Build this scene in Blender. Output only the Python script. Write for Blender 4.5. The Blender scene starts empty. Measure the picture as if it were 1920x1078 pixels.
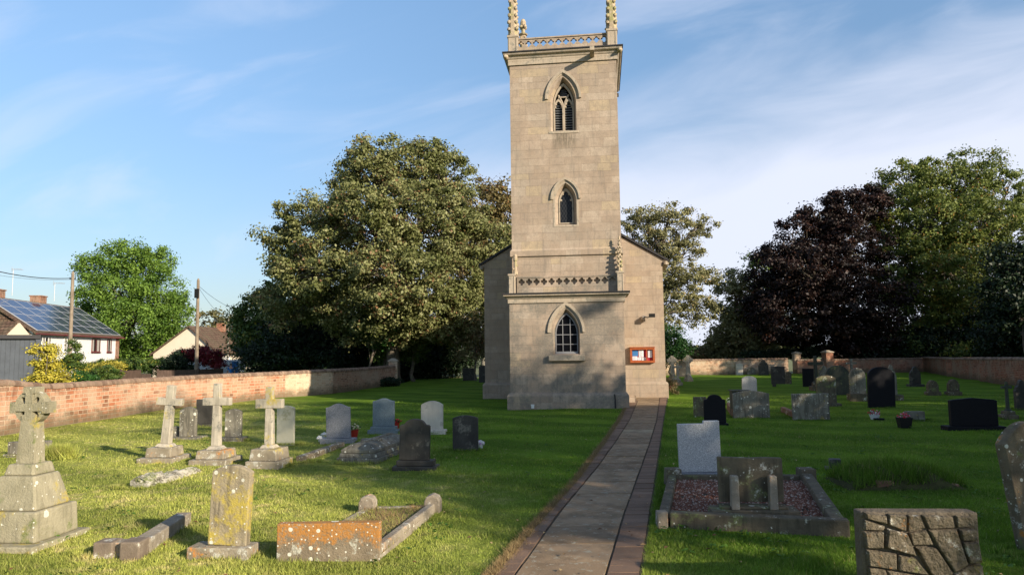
import bpy, bmesh, math, random
import numpy as np
from mathutils import Vector, Matrix, geometry
R = math.radians
rng = np.random.default_rng(7)
random.seed(7)
scene = bpy.context.scene
C = bpy.data.collections.new('Churchyard'); scene.collection.children.link(C)

# ------------------------------------------------------------------ camera
F_PX, PITCH, ROLL = 1330.0, R(5.17), 0.0125
cf = np.array([0, math.cos(PITCH), math.sin(PITCH)]); _r = np.array([1., 0, 0]); _u = np.cross(_r, cf)
cr = _r*math.cos(ROLL)-_u*math.sin(ROLL); cu = _u*math.cos(ROLL)+_r*math.sin(ROLL)
EYE = np.array([0, 0, 2.0])
cam = bpy.data.cameras.new('camera'); cam_o = bpy.data.objects.new('camera', cam); C.objects.link(cam_o)
cam.sensor_width = 36; cam.lens = 36*F_PX/1920; cam.clip_start = .05; cam.clip_end = 6000
m = Matrix([[cr[0], cu[0], -cf[0], 0], [cr[1], cu[1], -cf[1], 0], [cr[2], cu[2], -cf[2], 2.0], [0, 0, 0, 1]])
cam_o.matrix_world = m; scene.camera = cam_o

# ------------------------------------------------------------------ light
SUN_EL, SUN_AZ = R(21), R(133)          # azimuth clockwise from +Y: behind the camera, to the right
w = bpy.data.worlds.new('World'); scene.world = w; w.use_nodes = True
nt = w.node_tree; nt.nodes.clear()
def wn(t, **k):
    n = nt.nodes.new(t)
    for a, b in k.items(): setattr(n, a, b)
    return n
sky = wn('ShaderNodeTexSky', sky_type='NISHITA', sun_disc=False, sun_elevation=SUN_EL, sun_rotation=SUN_AZ,
         altitude=0, air_density=1.0, dust_density=.6, ozone_density=1.3)
bg = wn('ShaderNodeBackground'); out = wn('ShaderNodeOutputWorld')
tc = wn('ShaderNodeTexCoord'); sp = wn('ShaderNodeSeparateXYZ'); nt.links.new(tc.outputs['Generated'], sp.inputs[0])
def wm(op, a, b=None, c=None):
    n = wn('ShaderNodeMath', operation=op)
    for i, v in enumerate((a, b, c)):
        if v is None: continue
        if isinstance(v, (int, float)): n.inputs[i].default_value = v
        else: nt.links.new(v, n.inputs[i])
    return n.outputs[0]
ay = wm('MAXIMUM', wm('ABSOLUTE', sp.outputs[1]), .15)
U = wm('DIVIDE', sp.outputs[0], ay); EL = wm('DIVIDE', sp.outputs[2], ay)
cmb = wn('ShaderNodeCombineXYZ'); 
nt.links.new(wm('ADD', wm('MULTIPLY', U, .9), wm('MULTIPLY', EL, .8)), cmb.inputs[0]); nt.links.new(wm('ADD', wm('MULTIPLY', EL, 3.4), wm('MULTIPLY', U, -1.1)), cmb.inputs[1])
nz = wn('ShaderNodeTexNoise'); nz.inputs['Scale'].default_value = 2.1; nz.inputs['Detail'].default_value = 8; nz.inputs['Roughness'].default_value = .52
nz.inputs['Distortion'].default_value = .6; nt.links.new(cmb.outputs[0], nz.inputs['Vector'])
# a veil of high cloud that lies across the right of the view, below a slanting edge
edge = wm('SUBTRACT', wm('ADD', wm('MULTIPLY', U, .19), .325), EL)
edge = wm('ADD', edge, wm('MULTIPLY', wm('SUBTRACT', nz.outputs[0], .5), .30))
veil = wn('ShaderNodeMapRange', interpolation_type='SMOOTHSTEP'); nt.links.new(edge, veil.inputs[0])
veil.inputs[1].default_value = -.07; veil.inputs[2].default_value = .17; veil.inputs[3].default_value = 0; veil.inputs[4].default_value = .92
side = wn('ShaderNodeMapRange', interpolation_type='SMOOTHSTEP'); nt.links.new(U, side.inputs[0])
side.inputs[1].default_value = -.34; side.inputs[2].default_value = .02; side.inputs[3].default_value = .12; side.inputs[4].default_value = 1
wisp = wn('ShaderNodeMapRange', interpolation_type='SMOOTHSTEP'); nt.links.new(nz.outputs[0], wisp.inputs[0])
wisp.inputs[1].default_value = .47; wisp.inputs[2].default_value = .72; wisp.inputs[3].default_value = 0; wisp.inputs[4].default_value = .34
dens = wm('MAXIMUM', wm('MULTIPLY', veil.outputs[0], side.outputs[0]), wisp.outputs[0])
mx = wn('ShaderNodeMix', data_type='RGBA'); nt.links.new(dens, mx.inputs[0]); 
SKY_GAIN = .10
hsv = wn('ShaderNodeHueSaturation'); hsv.inputs['Saturation'].default_value = .95; nt.links.new(sky.outputs[0], hsv.inputs['Color'])
gr = wn('ShaderNodeValToRGB'); nt.links.new(sp.outputs[2], gr.inputs[0])
for p_, c_ in ((0, (.50, .53, .62)), (.10, (.68, .73, .83)), (.25, (1.05, 1.18, 1.30)), (.5, (1.22, 1.42, 1.52))):
    e_ = gr.color_ramp.elements[0] if p_ == 0 else (gr.color_ramp.elements[1] if p_ == .5 else gr.color_ramp.elements.new(p_)); e_.position = p_; e_.color = c_+(1,)
gm = wn('ShaderNodeMix', data_type='RGBA', blend_type='MULTIPLY', clamp_result=False); gm.inputs[0].default_value = 1; nt.links.new(hsv.outputs[0], gm.inputs[6]); nt.links.new(gr.outputs[0], gm.inputs[7])
nt.links.new(gm.outputs[2], mx.inputs[6]); mx.inputs[7].default_value = (5.45, 5.75, 6.75, 1)
nt.links.new(mx.outputs[2], bg.inputs[0]); bg.inputs[1].default_value = SKY_GAIN
nt.links.new(bg.outputs[0], out.inputs[0])
sun = bpy.data.lights.new('sun', 'SUN'); sun.energy = 5.0; sun.angle = R(.55); sun.color = (1, .87, .69)
sun_o = bpy.data.objects.new('sun', sun); C.objects.link(sun_o)
sd = Vector((math.sin(SUN_AZ)*math.cos(SUN_EL), math.cos(SUN_AZ)*math.cos(SUN_EL), math.sin(SUN_EL)))
sun_o.rotation_euler = sd.to_track_quat('Z', 'Y').to_euler(); sun_o.location = (30, -30, 30)
vs = scene.view_settings; vs.view_transform = 'Standard'; vs.look = 'None'; vs.exposure = 0.68; vs.gamma = 1
scene.cycles.use_denoising = True; scene.cycles.max_bounces = 6; scene.cycles.transparent_max_bounces = 8
scene.cycles.diffuse_bounces = 3; scene.cycles.caustics_reflective = False; scene.cycles.caustics_refractive = False

# ------------------------------------------------------------------ survey helpers: where a point of the ground lies
def ray(x, y): return cf + cr*(x-960)/F_PX + cu*(539-y)/F_PX
def G(x, y, z=0.0):
    d = ray(x, y); return EYE + d*((z-2.0)/d[2])
def AT(x, y, Y):
    d = ray(x, y); return EYE + d*(Y/d[1])

# ------------------------------------------------------------------ mesh builder
class MB:
    def __init__(s): s.v = []; s.f = []; s.mi = []; s.cur = 0
    def add(s, vs, fs, mat=None):
        b = len(s.v)
        if mat is not None: vs = [tuple(mat @ Vector(p)) for p in vs]
        s.v += [tuple(p) for p in vs]; s.f += [tuple(i+b for i in f) for f in fs]; s.mi += [s.cur]*len(fs); return s
    def box(s, x0, x1, y0, y1, z0, z1, mat=None, top=None):
        tx, ty = top if top else (1, 1)
        cx, cy = (x0+x1)/2, (y0+y1)/2
        q = [(x0, y0), (x1, y0), (x1, y1), (x0, y1)]
        vs = [(a, b, z0) for a, b in q]+[(cx+(a-cx)*tx, cy+(b-cy)*ty, z1) for a, b in q]
        return s.add(vs, [(3, 2, 1, 0), (4, 5, 6, 7), (0, 1, 5, 4), (1, 2, 6, 5), (2, 3, 7, 6), (3, 0, 4, 7)], mat)
    def prism(s, pts, y0, y1, mat=None):           # outline in (x, z), counter-clockwise seen from -y
        n = len(pts); vs = [(a, y0, b) for a, b in pts]+[(a, y1, b) for a, b in pts]
        fs = [tuple(range(n)), tuple(range(2*n-1, n-1, -1))]+[((i+1) % n, i, i+n, (i+1) % n+n) for i in range(n)]
        return s.add(vs, fs, mat)
    def plate(s, outer, holes, y0, y1, mat=None):  # a slab with openings, outline in (x, z)
        loops = [outer]+holes; pts = [p for l in loops for p in l]; n = len(pts)
        tri = geometry.tessellate_polygon([[Vector((a, b, 0)) for a, b in l] for l in loops])
        vs = [(a, y0, b) for a, b in pts]+[(a, y1, b) for a, b in pts]; fs = []
        for t in tri:
            a, b, c = [pts[i] for i in t]
            cr_ = (b[0]-a[0])*(c[1]-a[1])-(b[1]-a[1])*(c[0]-a[0])
            t = t if cr_ > 0 else t[::-1]
            fs.append(tuple(t)); fs.append(tuple(i+n for i in t[::-1]))
        k = 0
        for li, l in enumerate(loops):
            ar = sum(l[i][0]*l[(i+1) % len(l)][1]-l[(i+1) % len(l)][0]*l[i][1] for i in range(len(l)))
            flip = (ar > 0) != (li == 0)
            for i in range(len(l)):
                a, b = k+i, k+(i+1) % len(l)
                fs.append((a, b, b+n, a+n) if not flip else (b, a, a+n, b+n))
            k += len(l)
        return s.add(vs, fs, mat)
    def tube(s, pts, rad, n=6, cap=True):
        pts = [Vector(p) for p in pts]; rad = rad if hasattr(rad, '__len__') else [rad]*len(pts); vs = []; fs = []
        ref = None
        for i, p in enumerate(pts):
            d = (pts[min(i+1, len(pts)-1)]-pts[max(i-1, 0)]); d = d.normalized() if d.length > 1e-9 else Vector((0, 0, 1))
            if ref is None: ref = d.orthogonal().normalized()
            a = (ref-d*ref.dot(d)); a = a.normalized() if a.length > 1e-6 else d.orthogonal().normalized(); ref = a; b = d.cross(a)
            for k in range(n):
                t = 2*math.pi*k/n; vs.append(p+(a*math.cos(t)+b*math.sin(t))*rad[i])
        for i in range(len(pts)-1):
            for k in range(n): fs.append((i*n+k, i*n+(k+1) % n, (i+1)*n+(k+1) % n, (i+1)*n+k))
        if cap: fs.append(tuple(range(n-1, -1, -1))); fs.append(tuple((len(pts)-1)*n+k for k in range(n)))
        return s.add(vs, fs)
    def lathe(s, prof, n=8, c=(0, 0, 0), ph=0, sq=1):
        vs = []; fs = []
        for r_, z in prof:
            for k in range(n):
                t = 2*math.pi*(k+ph)/n; vs.append((c[0]+r_*math.cos(t)*sq, c[1]+r_*math.sin(t), c[2]+z))
        for i in range(len(prof)-1):
            for k in range(n): fs.append((i*n+k, i*n+(k+1) % n, (i+1)*n+(k+1) % n, (i+1)*n+k))
        fs.append(tuple(range(n-1, -1, -1))); fs.append(tuple((len(prof)-1)*n+k for k in range(n)))
        return s.add(vs, fs)
    def blob(s, c, r_, seed=0, jit=.15, sub=2):
        bm = bmesh.new(); bmesh.ops.create_icosphere(bm, subdivisions=sub, radius=1); rr = random.Random(seed)
        r_ = r_ if hasattr(r_, '__len__') else (r_,)*3
        vs = [(c[0]+v.co.x*r_[0]*(1+rr.uniform(-jit, jit)), c[1]+v.co.y*r_[1]*(1+rr.uniform(-jit, jit)), c[2]+v.co.z*r_[2]*(1+rr.uniform(-jit, jit))) for v in bm.verts]
        fs = [tuple(v.index for v in f.verts) for f in bm.faces]; bm.free()
        return s.add(vs, fs)
    def ring(s, u0, u1, v0, v1, prof):             # moulding mitred round a rectangle; prof = [(offset out, z)...]
        vs = []; n = len(prof)
        for o, z in prof: vs += [(u0-o, v0-o, z), (u1+o, v0-o, z), (u1+o, v1+o, z), (u0-o, v1+o, z)]
        fs = [(i*4+k, i*4+(k+1) % 4, (i+1)*4+(k+1) % 4, (i+1)*4+k) for i in range(n-1) for k in range(4)]
        fs += [(3, 2, 1, 0), tuple((n-1)*4+k for k in range(4))]
        return s.add(vs, fs)
    def build(s, name, mats, parent=None, bevel=0, smooth=False, seg=2):
        me = bpy.data.meshes.new(name); me.from_pydata(s.v, [], s.f); me.validate()
        mats = mats if isinstance(mats, (list, tuple)) else [mats]
        for m_ in mats: me.materials.append(m_)
        if len(mats) > 1 and len(s.mi) == len(me.polygons): me.polygons.foreach_set('material_index', s.mi)
        boxuv(me)
        if smooth: me.polygons.foreach_set('use_smooth', [True]*len(me.polygons))
        o = bpy.data.objects.new(name, me); C.objects.link(o)
        if parent: o.parent = parent
        if bevel:
            b = o.modifiers.new('edge', 'BEVEL'); b.width = bevel; b.segments = seg; b.limit_method = 'ANGLE'; b.angle_limit = R(28)
        return o
def boxuv(me):
    n = len(me.loops)
    if not n: return
    co = np.empty(len(me.vertices)*3); me.vertices.foreach_get('co', co); co = co.reshape(-1, 3)
    vi = np.empty(n, dtype=np.int32); me.loops.foreach_get('vertex_index', vi)
    nr = np.empty(len(me.polygons)*3); me.polygons.foreach_get('normal', nr); nr = np.abs(nr.reshape(-1, 3))
    lt = np.empty(len(me.polygons), dtype=np.int32); me.polygons.foreach_get('loop_total', lt)
    ax = np.repeat(np.argmax(nr*np.array([1, 1.05, .9]), axis=1), lt); p = co[vi]
    uv = np.where((ax == 0)[:, None], p[:, [1, 2]]+[.31, 0], np.where((ax == 1)[:, None], p[:, [0, 2]], p[:, [0, 1]]))
    l = me.uv_layers.new(name='UVMap'); l.data.foreach_set('uv', uv.ravel())
def empty(name, loc=(0, 0, 0), rz=0, parent=None, **k):
    o = bpy.data.objects.new(name, None); o.location = loc; o.rotation_euler = (0, 0, rz); o.empty_display_size = .3; C.objects.link(o)
    if parent: o.parent = parent
    return o
def tag(o, label=None, cat=None, group=None, kind=None):
    for k, v in (('label', label), ('category', cat), ('group', group), ('kind', kind)):
        if v: o[k] = v
    return o

# ------------------------------------------------------------------ materials
class NB:
    def __init__(s, name):
        s.m = bpy.data.materials.new(name); s.m.use_nodes = True; s.t = s.m.node_tree; s.t.nodes.clear()
        s.o = s.t.nodes.new('ShaderNodeOutputMaterial')
        s.tc = s.t.nodes.new('ShaderNodeTexCoord')
    def n(s, t, ins=None, **k):
        x = s.t.nodes.new(t)
        for a, b in k.items(): setattr(x, a, b)
        for a, b in (ins or {}).items(): s.set(x.inputs[a], b)
        return x
    def set(s, i, b):
        if hasattr(b, 'links'): s.t.links.new(b, i)
        else:
            if isinstance(b, tuple) and len(b) == 3 and i.type == 'RGBA': b = b+(1,)
            i.default_value = b
    def noise(s, scale, detail=4, rough=.55, vec=None, dist=0):
        x = s.n('ShaderNodeTexNoise', {'Scale': scale, 'Detail': detail, 'Roughness': rough, 'Distortion': dist}); s.t.links.new(vec or s.obj(), x.inputs['Vector']); return x.outputs[0]
    def obj(s):
        if not hasattr(s, '_ov'):
            oi = s.n('ShaderNodeObjectInfo'); a = s.n('ShaderNodeVectorMath', {0: s.tc.outputs['Object']}, operation='ADD')
            mu = s.n('ShaderNodeMath', {0: oi.outputs['Random'], 1: 37.0}, operation='MULTIPLY'); s.t.links.new(mu.outputs[0], a.inputs[1]); s._ov = a.outputs[0]
        return s._ov
    def mapr(s, v, a, b, c=0., d=1.):
        return s.n('ShaderNodeMapRange', {0: v, 1: a, 2: b, 3: c, 4: d}, interpolation_type='SMOOTHSTEP').outputs[0]
    def math(s, op, a, b=0., c=0.): return s.n('ShaderNodeMath', {0: a, 1: b, 2: c}, operation=op).outputs[0]
    def mix(s, f, a, b, bt='MIX'): return s.n('ShaderNodeMix', {0: f, 6: a, 7: b}, data_type='RGBA', blend_type=bt).outputs[2]
    def scalev(s, vec, sx, sy, sz): return s.n('ShaderNodeMapping', {'Vector': vec, 'Scale': (sx, sy, sz)}).outputs[0]
    def bump(s, h, dist, strength=1.0, prev=None):
        x = s.n('ShaderNodeBump', {'Height': h, 'Distance': dist, 'Strength': strength})
        if prev: s.t.links.new(prev, x.inputs['Normal'])
        return x.outputs[0]
    def fin(s, col, rough=.85, nrm=None, spec=.3, metal=0, **k):
        p = s.n('ShaderNodeBsdfPrincipled', {'Base Color': col, 'Roughness': rough, 'Specular IOR Level': spec, 'Metallic': metal})
        if nrm: s.t.links.new(nrm, p.inputs['Normal'])
        for a, b in k.items(): s.set(p.inputs[a], b)
        s.t.links.new(p.outputs[0], s.o.inputs[0]); return s.m
def plain(name, col, rough=.7, var=.15, sc=8, bump=.004, spec=.3, metal=0, bs=60):
    b = NB(name); n = b.noise(sc, 5); c = b.mix(n, tuple(x*(1-var*1.6) for x in col), tuple(min(1, x*(1+var*1.6)) for x in col))
    return b.fin(c, rough, b.bump(b.noise(bs, 3), bump, .6), spec, metal)
def stone(name, c1, c2, sc=5, lich=(), streak=0, rough=.9, speck=0, bump=.006, spots=0, bs=45, blotch=None, topl=None):
    b = NB(name); col = b.mix(b.mapr(b.noise(sc, 6, .6), .3, .7), c1, c2)
    if blotch: col = b.mix(b.mapr(b.noise(sc*.45, 5, .65), .48, .62, 0, .85), col, blotch)
    if streak:
        st = b.noise(7, 4, .6, b.scalev(b.obj(), 2.2, 2.2, .25)); col = b.mix(b.mapr(st, .45, .68, 0, streak), col, tuple(x*.42 for x in c1))
    for lc, am, s2 in lich:
        n1 = b.noise(s2, 7, .7); n2 = b.noise(s2*9, 3, .6)
        f = b.math('MULTIPLY', b.mapr(n1, .62-am*.3, .70-am*.28), b.mapr(n2, .35, .6, .25, 1)); col = b.mix(f, col, lc)
    if topl:
        zz = b.n('ShaderNodeSeparateXYZ', {0: b.tc.outputs['Object']}).outputs[2]; n5 = b.math('ADD', b.noise(3, 6, .65), b.math('MULTIPLY', b.noise(16, 5, .7), .5))
        f = b.mapr(b.math('ADD', n5, b.math('MULTIPLY', zz, 1.6)), .98, 1.12); f = b.math('MULTIPLY', f, b.mapr(b.noise(40, 3, .7), .36, .5, .15, 1)); col = b.mix(f, col, topl)
    if speck:
        v = b.n('ShaderNodeTexNoise', {'Scale': 170., 'Detail': 2., 'Vector': b.obj()}).outputs[0]; col = b.mix(b.mapr(v, .38, .62), tuple(x*(1-speck) for x in c1), tuple(min(1, x*(1+speck)) for x in c2))
    if spots:
        for s3, th, lim in ((5.2, .20, .30), (11., .22, .30), (26., .22, .4)):
            v = b.n('ShaderNodeTexVoronoi', {'Scale': s3, 'Vector': b.obj()}); n3 = b.noise(18, 3); sel = b.math('GREATER_THAN', b.n('ShaderNodeSeparateColor', {0: v.outputs['Color']}).outputs[0], 1-lim*spots)
            d = b.math('ADD', v.outputs['Distance'], b.math('MULTIPLY', n3, .14)); f = b.math('MULTIPLY', b.math('LESS_THAN', d, th+.07), sel); col = b.mix(f, col, (.62, .6, .5))
    h = b.math('ADD', b.noise(bs, 6, .65), b.math('MULTIPLY', b.noise(sc*1.5, 4), 1.5))
    return b.fin(col, rough, b.bump(h, bump, 1) if bump else None, .15 if max(c1) < .02 else .3)

def church_mat(name, weather, sill_stain=False):
    b = NB(name); uv = b.tc.outputs['UV']
    wob = b.n('ShaderNodeVectorMath', {0: uv, 1: b.n('ShaderNodeVectorMath', {0: b.n('ShaderNodeTexNoise', {'Scale': 3., 'Vector': b.tc.outputs['Object']}).outputs[1], 'Scale': .012}, operation='SCALE').outputs[0]}, operation='ADD').outputs[0]
    su = b.n('ShaderNodeSeparateXYZ', {0: wob}); v0 = su.outputs[1]
    v1 = b.math('ADD', v0, b.math('ADD', b.math('MULTIPLY', b.math('SINE', b.math('MULTIPLY', v0, 3.7)), .055), b.math('MULTIPLY', b.math('SINE', b.math('MULTIPLY', v0, 8.3)), .025)))
    wob = b.n('ShaderNodeCombineXYZ', {0: b.math('ADD', su.outputs[0], b.math('MULTIPLY', b.math('SINE', b.math('MULTIPLY', su.outputs[0], 2.9)), .09)), 1: v1}).outputs[0]
    br = b.n('ShaderNodeTexBrick', {'Vector': wob, 'Color1': (0, 0, 0), 'Color2': (1, 1, 1), 'Mortar': (.5, .5, .5), 'Scale': 1., 'Mortar Size': .004, 'Mortar Smooth': .3, 'Bias': 0., 'Brick Width': .63, 'Row Height': .285}, offset=.43, squash=.72, squash_frequency=3)
    f = b.n('ShaderNodeSeparateColor', {0: br.outputs[0]}).outputs[0]
    ob = b.tc.outputs['Object']
    base = b.mix(b.mapr(b.noise(1.1, 6, .6, ob), .35, .65), (.375, .288, .215), (.475, .375, .285))
    base = b.mix(b.mapr(f, .1, .9, 0, .42), base, (.30, .225, .16))
    warm = b.math('MULTIPLY', b.mapr(f, .90, .93), .6); base = b.mix(warm, base, (.50, .39, .25))
    pale = b.math('MULTIPLY', b.mapr(f, .22, .12), .22); base = b.mix(pale, base, (.50, .43, .34))
    fine = b.noise(26, 6, .75, ob); base = b.mix(b.mapr(fine, .47, .70, 0, .6), base, (.21, .175, .135))
    mid = b.noise(5.5, 5, .7, ob); base = b.mix(b.mapr(mid, .46, .68, 0, .5), base, (.27, .215, .165))
    pits = b.noise(60, 3, .7, ob); base = b.mix(b.mapr(pits, .63, .7, 0, .55), base, (.14, .12, .1))
    streak = b.noise(3.2, 5, .7, b.scalev(ob, 2.2, 2.2, .22)); base = b.mix(b.mapr(streak, .50, .70, 0, .5), base, (.20, .17, .14))
    big = b.noise(.55, 4, .6, ob); base = b.mix(b.mapr(big, .48, .66, 0, .35), base, (.27, .235, .19))
    if weather:
        g = b.math('MULTIPLY', b.mapr(b.noise(.9, 7, .68, ob), .42, .55), b.mapr(b.noise(15, 5, .8, ob), .3, .62, .35, 1))
        base = b.mix(b.math('MULTIPLY', g, .8*weather), base, (.165, .155, .13))
        g2 = b.mapr(b.noise(34, 4, .8, ob), .6, .68, 0, .5*weather); base = b.mix(g2, base, (.5, .49, .44))
    if sill_stain:
        s3 = b.n('ShaderNodeSeparateXYZ', {0: ob}); st = b.noise(9, 4, .7, b.scalev(ob, 2.5, 1, .35))
        mk = b.math('MULTIPLY', b.mapr(b.math('ABSOLUTE', s3.outputs[0]), .5, .34), b.math('MULTIPLY', b.mapr(s3.outputs[2], 9.15, 9.8), b.mapr(s3.outputs[2], 10.15, 9.95)))
        base = b.mix(b.math('MULTIPLY', mk, b.mapr(st, .35, .6, .1, .75)), base, (.13, .11, .08))
    base = b.mix(b.math('MULTIPLY', b.math('MULTIPLY', br.outputs['Fac'], .55), b.mapr(b.noise(2.3, 3, .5, ob), .42, .6, .15, 1)), base, (.2, .17, .13))
    h = b.math('SUBTRACT', b.math('ADD', b.math('MULTIPLY', fine, .5), b.math('MULTIPLY', f, .15)), b.math('MULTIPLY', br.outputs['Fac'], .5))
    return b.fin(base, .93, b.bump(h, .012, .9), .15)

def brick_mat(name, a, c, mort, w=.29, h=.098, dirt=.4):
    b = NB(name); uv = b.tc.outputs['UV']
    br = b.n('ShaderNodeTexBrick', {'Vector': uv, 'Color1': (0, 0, 0), 'Color2': (1, 1, 1), 'Mortar': (.5, .5, .5), 'Scale': 1., 'Mortar Size': .013 if w > .3 else .009, 'Mortar Smooth': .35, 'Bias': 0., 'Brick Width': w, 'Row Height': h}, offset=.5, squash=.6, squash_frequency=2)
    f = b.n('ShaderNodeSeparateColor', {0: br.outputs[0]}).outputs[0]; ob = b.tc.outputs['Object']
    col = b.mix(f, a, c); col = b.mix(b.mapr(f, .88, .93, 0, .8), col, tuple(x*.4 for x in a)); col = b.mix(b.mapr(b.noise(.8, 5, .6, ob), .4, .65, 0, .6), col, mort)
    col = b.mix(b.mapr(b.noise(22, 4, .7, ob), .45, .75, 0, dirt), col, tuple(x*.45 for x in a))
    col = b.mix(b.math('MULTIPLY', br.outputs['Fac'], .9), col, mort)
    vv = b.n('ShaderNodeSeparateXYZ', {0: uv}).outputs[1]; ed = b.math('ADD', vv, b.math('MULTIPLY', b.noise(2.2, 6, .7, ob), -.9))
    col = b.mix(b.mapr(ed, .02, -.38, 0, .75), col, (.12, .10, .06)); col = b.mix(b.math('MULTIPLY', b.mapr(vv, .80, 1.05), b.mapr(b.noise(5, 5, .7, b.scalev(ob, 1, 1, .3)), .45, .65, 0, .6)), col, tuple(x*.35 for x in a))
    hh = b.math('SUBTRACT', b.math('MULTIPLY', b.noise(40, 4, .7, ob), .4), br.outputs['Fac'])
    return b.fin(col, .95, b.bump(hh, .01, .9), .12)

def leaf_mat(name, c1, c2, c3=None, trans=.3, f3=.12, rough=.55):
    b = NB(name); at = b.n('ShaderNodeAttribute', attribute_name='rnd'); r_ = at.outputs['Fac']
    col = b.mix(b.mapr(r_, 0., 1.), c1, c2)
    if c3: col = b.mix(b.mapr(r_, 1-f3, 1-f3+.03), col, c3)
    p = b.n('ShaderNodeBsdfPrincipled', {'Base Color': col, 'Roughness': rough, 'Specular IOR Level': .35}); t = b.n('ShaderNodeBsdfTranslucent', {0: col})
    mxs = b.n('ShaderNodeMixShader', {0: trans}); b.t.links.new(p.outputs[0], mxs.inputs[1]); b.t.links.new(t.outputs[0], mxs.inputs[2]); b.t.links.new(mxs.outputs[0], b.o.inputs[0]); return b.m

def lawn_color(b, blade=False):
    ob = b.tc.outputs['Object']
    n1 = b.noise(.55, 5, .6, ob); n2 = b.noise(3.2, 5, .65, ob)
    c = b.mix(b.mapr(n1, .35, .65), (.085, .19, .010), (.145, .28, .018))
    dry = b.math('MULTIPLY', b.mapr(n2, .47, .68), b.mapr(b.noise(.32, 4, .6, ob), .42, .6, .25, 1))
    px = b.n('ShaderNodeSeparateXYZ', {0: ob}); left = b.mapr(b.math('ADD', b.math('ADD', px.outputs[0], b.math('MULTIPLY', px.outputs[1], .45)), b.math('MULTIPLY', b.noise(.5, 3, .5, ob), 3)), 7.6, 2.6, .12, 1)  # mask over the sunny lawn: sunlight put into the colour, with dry patches
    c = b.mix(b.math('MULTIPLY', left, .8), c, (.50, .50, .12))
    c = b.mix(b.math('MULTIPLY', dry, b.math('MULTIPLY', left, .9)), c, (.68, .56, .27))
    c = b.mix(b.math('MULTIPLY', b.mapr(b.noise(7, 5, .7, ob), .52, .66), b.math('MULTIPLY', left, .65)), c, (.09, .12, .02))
    # mowing bands: wide passes running away from the church door towards the back wall
    wv = b.math('SINE', b.math('ADD', b.math('MULTIPLY', b.math('ADD', b.math('MULTIPLY', px.outputs[0], .55), px.outputs[1]), 2.6), b.math('MULTIPLY', b.noise(.2, 2, .5, ob), 9)))
    c = b.mix(b.mapr(wv, -.6, .6, 0, .38), c, (.045, .10, .010))
    return c
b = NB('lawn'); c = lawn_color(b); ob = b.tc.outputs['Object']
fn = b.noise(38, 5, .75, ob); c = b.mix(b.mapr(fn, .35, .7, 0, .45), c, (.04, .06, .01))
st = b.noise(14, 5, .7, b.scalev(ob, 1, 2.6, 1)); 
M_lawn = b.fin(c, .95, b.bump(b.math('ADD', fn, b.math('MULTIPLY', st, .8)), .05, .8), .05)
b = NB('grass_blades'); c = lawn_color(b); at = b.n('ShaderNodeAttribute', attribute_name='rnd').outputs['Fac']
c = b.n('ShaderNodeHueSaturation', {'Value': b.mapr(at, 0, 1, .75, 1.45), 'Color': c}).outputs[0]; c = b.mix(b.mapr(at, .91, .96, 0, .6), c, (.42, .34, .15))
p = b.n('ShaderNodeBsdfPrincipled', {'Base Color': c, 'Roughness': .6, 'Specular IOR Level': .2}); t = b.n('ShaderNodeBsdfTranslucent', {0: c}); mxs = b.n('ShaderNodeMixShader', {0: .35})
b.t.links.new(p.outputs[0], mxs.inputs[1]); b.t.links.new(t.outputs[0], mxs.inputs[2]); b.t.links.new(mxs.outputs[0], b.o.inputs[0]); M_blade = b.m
b = NB('dry_edge'); at = b.n('ShaderNodeAttribute', attribute_name='rnd').outputs['Fac']; M_dry = b.fin(b.mix(at, (.16, .10, .05), (.36, .27, .13)), .9, None, .1)

M_church = church_mat('tower_stone', .25, True); M_porch = church_mat('porch_stone', 1.0); M_nave = church_mat('nave_stone', .15)
M_trim = stone('trim_stone', (.36, .295, .22), (.46, .385, .295), 3, [((.22, .2, .16), .35, 3)], .25, bump=.004)
M_pinn = stone('pinnacle_stone', (.36, .28, .19), (.50, .40, .28), 6, [((.28, .27, .10), .4, 2.5)], .3, bump=.01)
M_brick = brick_mat('brick_orange', (.42, .15, .075), (.56, .30, .19), (.54, .43, .31), .36, .125, .5)
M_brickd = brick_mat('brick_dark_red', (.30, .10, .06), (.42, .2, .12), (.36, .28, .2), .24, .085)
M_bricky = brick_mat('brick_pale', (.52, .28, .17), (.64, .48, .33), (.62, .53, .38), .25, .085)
b = NB('coping_brick'); ri = b.n('ShaderNodeNewGeometry').outputs['Random Per Island']; c = b.mix(ri, (.17, .11, .08), (.34, .235, .17)); c = b.mix(b.mapr(b.noise(9, 5, .7), .5, .7, 0, .6), c, (.22, .2, .14))
M_coping = b.fin(c, .95, b.bump(b.noise(60, 4, .7), .012, .8), .12)
M_lead = plain('lead_sheet', (.03, .028, .03), .6, .2)
M_glass = NB('dark_glass').fin((.005, .005, .007), .3, None, .05)
b = NB('leaded_glass'); sx = b.n('ShaderNodeSeparateXYZ', {0: b.tc.outputs['UV']}); 
def _lat(sg):
    v = b.math('MULTIPLY', b.math('ADD', sx.outputs[0], b.math('MULTIPLY', sx.outputs[1], .6*sg)), 9.); return b.math('LESS_THAN', b.math('ABSOLUTE', b.math('SUBTRACT', b.math('FRACT', v), .5)), .06)
lat = b.math('MAXIMUM', _lat(1), _lat(-1)); M_leaded = b.fin(b.mix(lat, (.010, .012, .016), (.05, .05, .05)), .3, None, .15)
M_winframe = plain('painted_frame', (.22, .22, .23), .6, .1)
M_louvre = plain('louvre_slate', (.13, .135, .14), .7, .3, bump=.01)
M_void = plain('interior_shade', (.01, .01, .012), .9, 0)
M_white = plain('white_paint', (.72, .72, .70), .6, .06); M_redwood = plain('varnished_wood', (.32, .085, .028), .4, .25, 12)
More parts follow.
